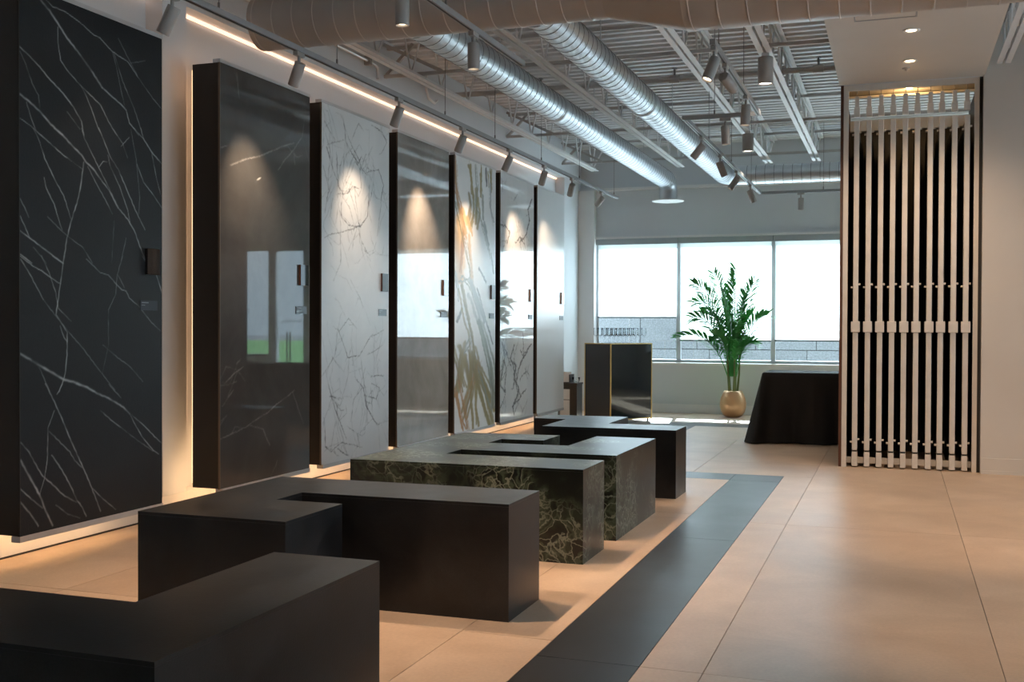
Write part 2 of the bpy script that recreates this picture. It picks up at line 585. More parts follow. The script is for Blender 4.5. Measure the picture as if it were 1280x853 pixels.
# unseen right wall; its wide windows are added to light the slabs sideways
RW = [(-1.0, 2.6), (3.0, 6.2), (6.6, 9.8)]
mb = MB().box(XR, XR + 0.2, YB, YF, 0, 0.5).box(XR, XR + 0.2, YB, YF, 3.0, ZD)
ys = [YB] + [q for a in RW for q in a] + [YF]
for a, b in zip(ys[0::2], ys[1::2]):
    mb.box(XR, XR + 0.2, a, b, 0.5, 3.0)
struct('wall_right', mb, M_['wall'])
for i, (a, b) in enumerate(RW):
    fr = struct('window_%d' % (7 + i), MB().box(XR + 0.05, XR + 0.12, a, b, 0.5, 0.56).box(XR + 0.05, XR + 0.12, a, b, 2.94, 3.0)
                .box(XR + 0.05, XR + 0.12, a, a + 0.06, 0.56, 2.94).box(XR + 0.05, XR + 0.12, b - 0.06, b, 0.56, 2.94), M_['frame'])
    struct('pane', MB().box(XR + 0.08, XR + 0.09, a + 0.06, b - 0.06, 0.56, 2.94), M_['glass'], fr)
struct('wall_behind', MB().box(XL - 0.15, XR + 0.2, YB - 0.15, YB, 0, ZD), M_['wall'])

# partition wall beside the slab rack
PX0, PYF = 0.689, 10.15
struct('wall_partition', MB().box(PX0, XR, PYF, PYF + 0.14, 0, ZD), M_['wallwarm'])
struct('baseboard_partition', MB().box(PX0, XR, PYF - 0.018, PYF, 0, 0.135).box(PX0, XR, PYF - 0.032, PYF, 0, 0.03), M_['wallwarm'])

# corrugated roof deck, ribs along X
per, dep = 0.155, 0.042
v, f = [], []
k = 0
y = YB - 0.1
while y < YF + 0.2:
    for dy, z in ((0, ZD), (0.055, ZD), (0.075, ZD + dep), (0.135, ZD + dep)):
        v += [(XL - 0.15, y + dy, z), (XR + 0.2, y + dy, z)]
    y += per
n = len(v) // 2
f = [(2 * i, 2 * i + 1, 2 * i + 3, 2 * i + 2) for i in range(n - 1)]
mb = MB().add(v, f)
mb.box(XL - 0.15, XR + 0.2, YB - 0.1, YF + 0.2, ZD + dep + 0.02, ZD + dep + 0.12)
struct('ceiling', mb, M_['deck'])

# dropped soffit in front of the rack
SF = 3.43
sof = struct('ceiling_soffit', MB().box(-0.50, 0.70, 7.15, 10.20, SF, ZD), M_['wallwarm'])

# ------------------------------------------------------------------ windows, blinds, door
blz = [1.407, 1.073, 1.080, 1.085]
for i in range(4):
    a, b = WX[i], WX[i + 1]
    y0, y1 = YF + 0.05, YF + 0.12
    mb = MB().box(a, b, y0, y1, WZ0, WZ0 + 0.045).box(a, b, y0, y1, WZ1 - 0.05, WZ1)
    mb.box(a, a + 0.03, y0, y1, WZ0 + 0.045, WZ1 - 0.05).box(b - 0.03, b, y0, y1, WZ0 + 0.045, WZ1 - 0.05)
    fr = struct('window_%d' % (i + 1), mb, M_['frame'])
    struct('pane', MB().box(a + 0.03, b - 0.03, y0 + 0.03, y0 + 0.038, WZ0 + 0.045, WZ1 - 0.05), M_['glass'], fr)
    where = ['hanging shortest, above the stemware cabinet', 'behind the potted palm', 'above the black draped table', 'beyond the slab rack, next to the glass door'][i]
    t = thing('roller_blind', 'white roller blind glowing with daylight, ' + where, 'blind', (0.5 * (a + b), YF + 0.02, WZ1))
    part('cassette', MB().box(a + 0.005, b - 0.005, YF - 0.03, YF + 0.045, WZ1 - 0.085, WZ1 - 0.002), M_['header'], t)
    part('fabric', MB().box(a + 0.025, b - 0.025, YF + 0.018, YF + 0.0195, blz[i], WZ1 - 0.085), M_['blind'], t)
    part('bottom_bar', MB().box(a + 0.025, b - 0.025, YF + 0.008, YF + 0.03, blz[i] - 0.022, blz[i]), M_['framedark'], t)

y0, y1 = YF + 0.05, YF + 0.12
mb = MB().box(V0, V1, y0, y1, WZ0, WZ0 + 0.045).box(V0, V1, y0, y1, WZ1 - 0.05, WZ1).box(V0, V0 + 0.04, y0, y1, WZ0, WZ1).box(V1 - 0.04, V1, y0, y1, WZ0, WZ1).box(2.5, 2.55, y0, y1, WZ0, WZ1)
fr = struct('window_5', mb, M_['frame'])
struct('pane', MB().box(V0 + 0.04, V1 - 0.04, y0 + 0.03, y0 + 0.038, WZ0 + 0.045, WZ1 - 0.05), M_['glass'], fr)
mb = MB().box(DX0, DX1, y0, y1, WZ1 - 0.06, WZ1).box(DX0, DX0 + 0.035, y0, y1, 0, WZ1 - 0.06).box(DX1 - 0.035, DX1, y0, y1, 0, WZ1 - 0.06)
fr = struct('door_1', mb, M_['frame'])
gp = struct('glass_leaf', MB().box(DX0 + 0.04, DX1 - 0.04, y0 + 0.03, y0 + 0.042, 0.01, WZ1 - 0.07), M_['glass'], fr)
for hx in (1.33, 1.39):
    struct('pull_handle', MB().tube([(hx, y0 - 0.02, 0.65), (hx, y0 - 0.02, 1.15)], 0.012, 10).tube([(hx, y0 - 0.02, 0.75), (hx, y0 + 0.03, 0.75)], 0.008, 8)
           .tube([(hx, y0 - 0.02, 1.05), (hx, y0 + 0.03, 1.05)], 0.008, 8), M_['framedark'], fr)
cu = bpy.data.curves.new('lettering', 'FONT')
cu.body = 'LAMINAM'
cu.size = 0.10
cu.extrude = 0.001
cu.align_x = 'CENTER'
cu.materials.append(M_['frost'])
o = bpy.data.objects.new('door_lettering', cu)
C.objects.link(o)
o.parent = fr
o.location = ((DX0 + DX1) / 2, y0 + 0.05, 1.30)
o.rotation_euler = (PI / 2, 0, PI)

# ------------------------------------------------------------------ outside
struct('ground', MB().box(-30, 30, YF + 0.22, 24, -0.35, -0.15), M_['paving'])
struct('ground_lawn', MB().add([(-60, 24, -0.16), (60, 24, -0.16), (60, 46, 0.55), (-60, 46, 0.55)], [(0, 1, 2, 3)]), M_['lawn'])
struct('wall_bounce_blocker', MB().box(XL - 0.15, DX0 - 0.02, YF + 0.221, YF + 0.24, -0.15, WZ0 - 0.02).box(XL - 0.15, XR + 0.15, YF + 0.221, YF + 0.24, WZ1 + 0.02, ZD), M_['asphalt'])  # unseen dark cladding added to cut sunlight bouncing onto the granite
struct('ground_road', MB().box(-60, 60, 46, 70, 0.3, 0.55), M_['asphalt'])
struct('ground_side', MB().box(XR + 0.2, 40, -30, YF + 0.22, -0.35, -0.15), M_['paving'])
t = thing('granite_wall', 'speckled grey granite block wall outside the blinded windows', 'wall', (-2.5, 17.4, -0.15))
part('core', MB().box(-7.0, 0.6, 17.32, 17.6, -0.15, 1.50), M_['grout'], t)
bx = -7.0
for r, (z0, z1) in enumerate(((-0.15, 0.62), (0.62, 0.90), (0.90, 1.55))):
    bx = -7.0 - 0.3 * r
    while bx < 0.6:
        L = (1.0, 1.5, 0.92)[r]
        a, b = max(bx, -7.0), min(bx + L, 0.6)
        if b - a > 0.1:
            part('granite_block', MB().bbox(a + 0.004, b - 0.004, 17.3, 17.6, z0 + 0.004, z1 - 0.004, 0.006), M_['granite'], t)
        bx += L
# a car parked across the lawn
t = thing('parked_car', 'dark grey car parked on the road beyond the lawn', 'car', (8.2, 48.0, 0.55))
prof = [(-2.1, 0.35), (-2.15, 0.75), (-1.5, 0.9), (-0.8, 1.38), (0.7, 1.42), (1.4, 0.98), (2.1, 0.88), (2.15, 0.4)]
mb = MB()
vs = [(8.2 + x, yy, 0.55 + z) for yy in (47.2, 48.8) for x, z in prof]
mb.add(vs, [tuple(range(8)), tuple(range(15, 7, -1))] + [(i, 8 + i, 8 + (i + 1) % 8, (i + 1) % 8) for i in range(8)])
part('body', mb, M_['charcoalpanel'], t)
for wx in (-1.35, 1.3):
    for wy in (47.15, 48.65):
        part('wheel', MB().tube([(8.2 + wx, wy, 0.88), (8.2 + wx, wy + 0.2, 0.88)], 0.32, 18), M_['blackplastic'], t)
part('side_window', MB().add([(8.2 - 0.75, 47.19, 1.49), (8.2 + 1.05, 47.19, 1.49), (8.2 + 0.62, 47.19, 1.89), (8.2 - 0.6, 47.19, 1.87)], [(0, 1, 2, 3)]), M_['blackglass'], t)
# trees along the road
for i, (tx, ty, th) in enumerate(((5.0, 56, 6.5), (10.5, 58, 7.5), (-5, 60, 7.0))):
    where = ['a broad green tree behind the parked car', 'a tall green tree beside the parked car, further along the road', 'a green tree standing beyond the granite wall'][i]
    t = thing('street_tree', where, 'tree', (tx, ty, 0.54))
    part('trunk', MB().tube([(tx, ty, 0.54), (tx + 0.1, ty, th * 0.5)], [0.2, 0.12], 8), M_['stem'], t)
    mb = MB()
    for q in range(700):
        u = rng.normal(size=3)
        u /= np.linalg.norm(u)
        p = np.array([tx, ty, th * 0.68]) + u * np.array([2.0, 2.0, th * 0.33]) * rng.uniform(0.55, 1.0)
        a = rng.normal(size=3) * 0.22
        b = rng.normal(size=3) * 0.22
        mb.add([p, p + a, p + a + b, p + b], [(0, 1, 2, 3)])
    part('foliage', mb, M_['leaf'], t, kind='stuff')

# ------------------------------------------------------------------ joists, bridging, pipes
JX = [-4.12, -2.87, -1.66, -1.03, 0.84]
ZB = 3.50


def chord(x, y0, y1, zb, up, leg=0.045, gap=0.010, th=0.006):
    mb = MB()
    for s_ in (-1, 1):
        a, b = sorted((x + s_ * gap, x + s_ * (gap + leg)))
        c, d = sorted((x + s_ * gap, x + s_ * (gap + th)))
        if up:
            mb.box(a, b, y0, y1, zb, zb + th).box(c, d, y0, y1, zb + th, zb + leg)
        else:
            mb.box(a, b, y0, y1, zb + leg - th, zb + leg).box(c, d, y0, y1, zb, zb + leg - th)
    return mb


vweb = MB().tube([(0, -0.17, 0.33), (0, 0.0, 0.0), (0, 0.17, 0.33)], 0.010, 6)
vmesh = vweb.mesh('web')
vmesh.materials.append(M_['joist'])
for i, x in enumerate(JX):
    yend = 15.2
    if x > 0.7: yend = 10.1
    nm = ['along the wall of display slabs', 'between the two silver branch ducts', 'carrying the further can light', 'carrying the nearer can light', 'over the partition wall', 'over the partition wall', 'over the partition wall'][i]
    t = thing('roof_joist', 'white open-web steel roof joist ' + nm, 'joist', (x, YB + 0.05, ZB), 'open-web joists under the roof deck')
    part('bottom_chord', chord(x, 0.4, yend, ZB, True), M_['joist'], t)
    part('top_chord', chord(x, YB + 0.05, YF - 0.02 if x < 0.7 else PYF - 0.01, ZD - 0.046, False), M_['joist'], t)
    yy = 0.75
    while yy < yend - 0.1:
        o = link('web', vmesh, None, t, (0, yy - t.location.y, 0.012))
        yy += 0.68
    part('end_brace', MB().tube([(x, yend - 0.12, ZB + 0.02), (x, min(yend + 0.42, YF - 0.03 if x < 0.7 else PYF - 0.01), ZD - 0.04)], 0.012, 6), M_['joist'], t)


def angle_bar(p, q, s_=0.03, th=0.005):
    p, q = Vector(p), Vector(q)
    d = (q - p).normalized()
    side = Vector((0, 1, 0))
    up = d.cross(side).normalized()
    if up.z < 0: up = -up
    mb = MB()
    for (a0, a1, b0, b1) in ((0, s_, 0, th), (0, th, th, s_)):
        vs = [e + side * a + up * b for e in (p, q) for a, b in ((a0, b0), (a1, b0), (a1, b1), (a0, b1))]
        mb.add(vs, [(0, 1, 2, 3), (7, 6, 5, 4), (0, 4, 5, 1), (1, 5, 6, 2), (2, 6, 7, 3), (3, 7, 4, 0)])
    return mb


for yb, nm in ((9.1, 'nearest the painted main duct'), (12.45, 'midway between the main duct and the windows'), (14.75, 'close to the window wall')):
    t = thing('bridging_row', 'grey angle-iron bridging row across the roof joists, ' + nm, 'bridging', (XW, yb, ZB))
    part('lower_bar', angle_bar((XW, yb, ZB + 0.047), (0.68 if yb > 9.5 else -0.5, yb, ZB + 0.047)), M_['bridging'], t)
    part('upper_bar', angle_bar((XW, yb + 0.06, ZD - 0.08), (0.68 if yb > 9.5 else -0.5, yb + 0.06, ZD - 0.08)), M_['bridging'], t)
    part('wall_brace', angle_bar((XW, yb + 0.03, ZB + 0.05), (-4.2, yb + 0.03, ZD - 0.06)), M_['bridging'], t)
    part('wall_brace', angle_bar((XW, yb - 0.02, ZD - 0.06), (-3.9, yb - 0.02, ZB + 0.05)), M_['bridging'], t)
t = thing('sprinkler_pipe', 'grey sprinkler pipe running across the joists with small heads', 'pipe', (XW, 10.75, 3.72))
part('pipe', MB().tube([(XW, 10.75, 3.72), (0.69, 10.75, 3.72)], 0.028, 12), M_['bridging'], t)
for hx in (-3.5, -2.1, -0.72):
    h = part('tee', MB().tube([(hx - 0.05, 10.75, 3.72), (hx + 0.05, 10.75, 3.72)], 0.040, 12), M_['bridging'], t)
    part('sprinkler_head', MB().tube([(hx, 10.75, 3.75), (hx, 10.75, 3.82)], 0.012, 8).tube([(hx, 10.75, 3.82), (hx, 10.75, 3.83)], 0.028, 10), M_['track'], t)
# conduit on the left wall and its valve
t = thing('conduit', 'slim silver conduit running along the white wall above the track', 'conduit', (XW + 0.03, 4.0, 3.62))
part('pipe', MB().tube([(XW + 0.03, 4.0, 3.62), (XW + 0.03, 8.85, 3.62), (XW + 0.03, 8.92, 3.60), (XW + 0.03, 8.92, 3.50)], 0.016, 10), M_['alu'], t)
part('clamp', MB().box(XW + 0.002, XW + 0.06, 8.7, 8.74, 3.58, 3.66), M_['track'], t)
single('pipe_stub', MB().tube([(XW + 0.03, 10.0, 3.80), (XW + 0.03, 10.0, 3.62), (XW + 0.03, 10.05, 3.55), (XW + 0.03, 10.2, 3.53), (XW + 0.03, 10.27, 3.57)], 0.014, 10),
       M_['trim'], 'short curved white pipe stub on the wall above the display slabs', 'pipe', (XW + 0.03, 10.0, 3.5))

# ------------------------------------------------------------------ ducts


def seam_rings(mb, pts, r, n=24):
    for p, d in pts:
        d = Vector(d).normalized()
        p = Vector(p)
        mb.tube([p - d * 0.004, p + d * 0.004], r + 0.0025, n, caps=False)
        # short rim faces
    return mb


zc = 3.30
# painted main duct along X
t = thing('main_duct', 'large taupe-painted spiral duct crossing overhead, widening towards the soffit', 'duct', (-4.08, 6.4, zc))
R1, R2 = 0.18, 0.294
XD0, XA, XBb, XD1 = -4.08, -1.66, -1.18, XR
part('duct_body', MB().tube([(XD0, 6.4, zc), (XA, 6.4, zc)], R1, 40).tube([(XBb, 6.4, zc), (XD1, 6.4, zc)], R2, 40, caps=False), M_['paintduct'], t)
part('reducer', MB().tube([(XA, 6.4, zc), (XBb, 6.4, zc)], [R1, R2], 40, caps=False), M_['paintduct'], t)
seams = [XD0 + 0.035 + 0.152 * q for q in range(16)]
for q, x in enumerate(seams):
    part('seam', MB().tube([(x - 0.004, 6.4, zc), (x, 6.4, zc), (x + 0.004, 6.4, zc)], [R1, R1 + 0.005, R1], 40, caps=False), M_['paintseam'], t)
x = XBb + 0.04
while x < 1.0:
    part('seam', MB().tube([(x - 0.005, 6.4, zc), (x, 6.4, zc), (x + 0.005, 6.4, zc)], [R2, R2 + 0.006, R2], 40, caps=False), M_['paintseam'], t)
    x += 0.165

RB = 0.126


def elbow(p0, d0, d1, rad, n=8):
    """points of a quarter bend that starts at p0 heading d0 and leaves heading d1"""
    p0, d0, d1 = Vector(p0), Vector(d0), Vector(d1)
    return [p0 + d0 * rad * math.sin(a) + d1 * rad * (1 - math.cos(a)) for a in [PI / 2 * k / n for k in range(n + 1)]]


for nm, X, yend, lab in (('A', -3.03, 14.93, 'silver spiral branch duct ending in a round white ceiling diffuser'), ('B', -2.19, 14.62, 'silver spiral branch duct turning along the window wall')):
    t = thing('branch_duct', lab, 'duct', (X, 6.585, zc))
    part('duct_body', MB().tube([(X, 6.585, zc), (X, yend, zc)], RB, 36, caps=False), M_['duct'], t)
    y = 6.72
    while y < yend - 0.02:
        part('seam', MB().tube([(X, y - 0.0035, zc), (X, y, zc), (X, y + 0.0035, zc)], [RB, RB + 0.003, RB], 28, caps=False), M_['ductseam'], t)
        y += 0.118
    part('collar', MB().tube([(X, 6.60, zc), (X, 6.64, zc)], RB + 0.012, 36, caps=True), M_['duct'], t)
    part('coupling', MB().tube([(X, 9.70, zc), (X, 9.71, zc), (X, 9.79, zc), (X, 9.80, zc)], [RB, RB + 0.006, RB + 0.006, RB], 36, caps=False), M_['duct'], t)
    if nm == 'A':
        pts = elbow((X, yend, zc), (0, 1, 0), (0, 0, -1), 0.15)
        e = part('elbow', MB().tube(pts + [pts[-1] + Vector((0, 0, -0.12))], RB, 32, caps=False), M_['duct'], t)
        c = pts[-1] + Vector((0, 0, -0.12))
        dz = c.z
        d_ = part('diffuser', MB().lathe([(RB, 0.015), (0.15, 0.012), (0.222, -0.004), (0.225, -0.014), (0.215, -0.018), (0.16, -0.004), (0.13, -0.02), (0.12, -0.02), (0.09, -0.006), (0.06, -0.022), (0.0, -0.024)], c.x, c.y, dz, 40), M_['trim'], t)
    else:
        pts = elbow((X, yend, zc), (0, 1, 0), (1, 0, 0), 0.22)
        pts += [Vector((x, pts[-1].y, zc)) for x in (-1.0, 0.4)]
        part('elbow', MB().tube(pts, [RB] * 9 + [RB, RB], 32, caps=True), M_['duct'], t)
        x = -1.9
        while x < 0.3:
            part('seam', MB().tube([(x - 0.0035, pts[-1].y, zc), (x, pts[-1].y, zc), (x + 0.0035, pts[-1].y, zc)], [RB, RB + 0.003, RB], 28, caps=False), M_['ductseam'], t)
            x += 0.118
    for hy in (8.3, 11.2, 13.6):
        part('hanger_strap', MB().tube([(X, hy, zc), (X, hy, zc + RB)], 0.001, 4).tube([(X - 0.02, hy, zc + RB), (X - 0.02, hy, ZD)], 0.004, 6)
             .tube([(X, hy - 0.012, zc), (X, hy + 0.012, zc)], RB + 0.004, 28, caps=False), M_['duct'], t)

# ------------------------------------------------------------------ lighting tracks
ZT = 3.0


def track(lab, p, q, hangers, group=None):
    p, q = Vector(p), Vector(q)
    t = thing('lighting_track', lab, 'track', p, group)
    al = 'y' if abs(q.y - p.y) > abs(q.x - p.x) else 'x'
    w_ = 0.017
    if al == 'y':
        part('rail', MB().box(p.x - w_, p.x + w_, p.y, q.y, ZT, ZT + 0.034), M_['track'], t)
        part('slot', MB().box(p.x - 0.006, p.x + 0.006, p.y + 0.02, q.y - 0.02, ZT - 0.0012, ZT), M_['trackslot'], t)
    else:
        part('rail', MB().box(p.x, q.x, p.y - w_, p.y + w_, ZT, ZT + 0.034), M_['track'], t)
        part('slot', MB().box(p.x + 0.02, q.x - 0.02, p.y - 0.006, p.y + 0.006, ZT - 0.0012, ZT), M_['trackslot'], t)
    for h in hangers:
        c = Vector((p.x, h, 0)) if al == 'y' else Vector((h, p.y, 0))
        part('suspension_wire', MB().tube([(c.x, c.y, ZT + 0.034), (c.x, c.y, ZD)], 0.0028, 6).tube([(c.x, c.y, ZT + 0.034), (c.x, c.y, ZT + 0.07)], 0.007, 8), M_['wire'], t)
    return t


TX = -3.61
track('long grey track of spotlights hung in front of the display slabs', (TX, 2.4, ZT), (TX, 14.5, ZT), [3.4, 5.23, 6.6, 8.48, 9.69, 11.12, 12.6, 14.3])
track('grey track crossing below the painted duct, between the two branch ducts', (-2.38, 3.2, ZT), (-2.38, 6.92, ZT), [3.6, 5.6])
track('grey track hanging under the joists near the soffit', (-1.085, 6.75, ZT), (-1.085, 9.13, ZT), [7.0, 8.2])
track('short grey cross track joining two longer tracks', (-1.72, 9.15, ZT), (-1.07, 9.15, ZT), [-1.45])
track('grey track below the silver duct that turns along the windows', (-1.70, 9.19, ZT), (-1.70, 14.5, ZT), [10.4, 11.9, 13.6])
track('grey cross track in front of the window wall', (-1.68, 14.53, ZT), (0.4, 14.53, ZT), [-0.9])

_ad = MB().box(-0.016, 0.016, -0.045, 0.045, -0.026, 0.0)
_st = MB().tube([(0, 0, -0.026), (0, 0, -0.085)], 0.010, 10)
_ho = MB().lathe([(0.0, 0.0), (0.034, 0.0), (0.036, -0.003), (0.036, -0.150), (0.034, -0.155), (0.031, -0.155), (0.029, -0.140)], n=28)
_le = MB().lathe([(0.0295, -0.141), (0.0, -0.141)], n=28)
mesh_ad, mesh_st, mesh_ho, mesh_le = _ad.mesh('adapter'), _st.mesh('stem'), _ho.mesh('housing'), _le.mesh('lens')
for me, m in ((mesh_ad, 'lampgrey'), (mesh_st, 'lampgrey'), (mesh_ho, 'lampgrey'), (mesh_le, 'lens')):
    me.materials.append(M_[m])


WARM2 = (1.0, 0.66, 0.42)


def spothead(loc, aim, label, group, watts=14, angle=36, col=WARM, along='y', blend=0.7):
    t = thing('track_spotlight', label, 'spotlight', loc, group)
    o = link('adapter', mesh_ad, None, t)
    if along == 'x': o.rotation_euler = (0, 0, PI / 2)
    link('stem', mesh_st, None, t)
    h = link('housing', mesh_ho, None, t)
    d = (Vector(aim) - (Vector(loc) + Vector((0, 0, -0.09)))).normalized()
    q = d.to_track_quat('-Z', 'Y')
    h.rotation_mode = 'QUATERNION'
    h.rotation_quaternion = q
    h.location = Vector((0, 0, -0.095)) - d * 0.03
    link('lens', mesh_le, None, h)
    if watts:
        spot(h, (0, 0, -0.156), (0, 0, -1), watts, angle, blend, col)
    return t


names = ['black slab with white lightning veins', 'polished dark grey slab', 'white slab with fine grey veins', 'polished taupe slab', 'white slab with gold streaks', 'polished white slab with grey veins', 'plain satin white slab']
sy = [4.813, 6.10, 7.58, 8.876, 10.10, 11.22, 12.29]
# aim points on the slab faces
aimy = [4.75, 6.28, 7.78, 9.05, 10.15, 11.75, 12.95]
for i in range(7):
    spothead((TX, sy[i], ZT - 0.002), (-4.09, aimy[i], 1.95), 'grey track spotlight aimed at the ' + names[i], 'spotlights along the slab wall', (10, 110, 50, 130, 60, 90, 60)[i], 62, blend=1.0)
spothead((TX, 13.64, ZT - 0.002), (-4.49, 14.4, 2.2), 'grey track spotlight at the window end of the slab track', 'spotlights along the slab wall', 6)
spothead((TX, 3.4, ZT - 0.002), (-4.49, 3.6, 2.2), 'grey track spotlight before the black slab, at the near end of its track', 'spotlights along the slab wall', 6)
for y, lb in ((3.9, 'over the two nearest black benches'), (5.03, 'just before the painted duct'), (6.02, 'right under the painted duct')):
    spothead((-2.38, y, ZT - 0.002), (-2.36, y + 0.02, 0), 'grey cylinder spotlight pointing straight down, ' + lb, 'downward spotlights under the painted duct', 190, 80, WARM2)
for y, a, lb in ((6.82, (-1.9, 6.1, 0.5), 'tilted towards the green marble bench'), (7.29, (0.1, 10.2, 1.4), 'tilted towards the slab rack'), (8.34, (-1.2, 8.3, 0), 'hanging almost straight down')):
    spothead((-1.085, y, ZT - 0.002), a, 'grey cylinder spotlight on the track near the soffit, ' + lb, 'spotlights near the soffit', 45, 60)
spothead((-1.36, 9.15, ZT - 0.002), (-1.2, 9.3, 0), 'grey cylinder spotlight on the short cross track', None, 25, 60, along='x')
for y, a, lb in ((9.99, (-3.6, 9.9, 0.6), 'first after the short cross track'), (11.11, (-0.9, 12.0, 0.6), 'tilted towards the draped table'), (12.30, (-3.3, 12.0, 0.6), 'tilted towards the last slabs'), (13.52, (-0.8, 14.4, 0.4), 'last before the window wall')):
    spothead((-1.70, y, ZT - 0.002), a, 'grey cylinder spotlight on the track below the turning duct, ' + lb, 'spotlights below the turning duct', 5, 50)
spothead((-1.18, 14.53, ZT - 0.002), (-1.17, 14.55, 0), 'grey cylinder spotlight hanging before the window wall', None, 8, 50, along='x')
# out-of-view tracks and spotlights added nearer the camera as warm fill
for x, nm in ((0.4, 'over the open beige floor'), (2.2, 'along the added side windows')):
    track('added grey fill-light track ' + nm, (x, -2.5, ZT), (x, 5.6, ZT), [-2.0, 0.5, 3.0, 5.2])
    for y in (1.0, 3.0, 5.0, 5.35):
        spothead((x, y, ZT - 0.002), (x + 0.02, y + (0.1 if y < 2 else 2.6), 0) if y < 5.1 else (0.35, 10.2, 1.3), 'added grey fill spotlight on the track ' + nm, 'added fill spotlights ' + nm, (215 if x < 1 else 130) if y < 5.1 else (130 if x < 1 else 40), 58 if y < 5.1 else 44, WARM2 if y < 5.1 else WARM, blend=0.9)

# can pendants under the joists
for (x, y, r, hgt, where) in ((-1.03, 9.12, 0.062, 0.22, 'nearer the soffit'), (-1.62, 12.66, 0.066, 0.20, 'nearer the windows')):
    t = thing('can_light', 'fat grey can light fixed below a roof joist, ' + where, 'can light', (x, y, ZB))
    part('housing', MB().lathe([(0, 0), (r - 0.004, 0), (r, -0.006), (r, -hgt), (r - 0.004, -hgt), (r - 0.006, -hgt + 0.02)], x, y, ZB - 0.03, 28), M_['lampgrey'], t)
    part('mount', MB().box(x - 0.03, x + 0.03, y - 0.03, y + 0.03, ZB - 0.03, ZB), M_['joist'], t)
    part('lens', MB().lathe([(r - 0.005, 0), (0, 0)], x, y, ZB - 0.03 - hgt + 0.012, 28), M_['lensw'], t)
    spot(t, (0, 0, -0.03 - hgt - 0.005), (0, 0, -1), 40, 90, 0.8, (1, 0.85, 0.7), 0.05)

# soffit lights, hatch, sprinkler
for y, where in ((8.485, 'nearer the access hatch'), (9.446, 'nearer the slab rack')):
    x = 0.085
    t = thing('recessed_downlight', 'round recessed downlight in the soffit, ' + where, 'downlight', (x, y, SF))
    part('trim_ring', MB().lathe([(0.062, 0.0), (0.060, -0.006), (0.040, -0.004), (0.036, 0.0)], x, y, SF, 32), M_['trim'], t)
    part('lens', MB().lathe([(0.037, 0), (0, 0)], x, y, SF - 0.002, 28), M_['lens'], t)
    spot(t, (0, 0, -0.02), (0, 0, -1), 60, 120, 0.9, WARM2, 0.04)
single('ceiling_sprinkler', MB().lathe([(0.034, 0), (0.032, -0.006), (0.012, -0.008), (0.010, -0.022), (0, -0.024)], 0.06, 9.70, SF, 20), M_['alu'], 'small round sprinkler cap in the soffit between downlight and rack', 'sprinkler', (0.06, 9.70, SF))
t = thing('access_hatch', 'rectangular access hatch flush in the soffit beside the painted duct', 'hatch', (-0.09, 7.98, SF))
part('hatch_frame', MB().box(-0.30, 0.12, 7.80, 7.812, SF - 0.006, SF).box(-0.30, 0.12, 8.09, 8.11, SF - 0.006, SF).box(-0.30, -0.288, 7.812, 8.09, SF - 0.006, SF).box(0.108, 0.12, 7.812, 8.09, SF - 0.006, SF), M_['track'], t)
part('hatch_door', MB().box(-0.286, 0.106, 7.814, 8.088, SF - 0.004, SF), M_['wallwarm'], t)

# ------------------------------------------------------------------ display slabs
FX, BX = -4.085, -4.29
SB, ST = 0.20, 2.935
SLABS = [(4.24, 5.352), (5.925, 7.06), (7.225, 8.385), (8.545, 9.697), (9.838, 10.995), (11.137, 12.300), (12.425, 13.56)]

WH, GY = (0.42, 0.44, 0.46), (0.16, 0.17, 0.18)
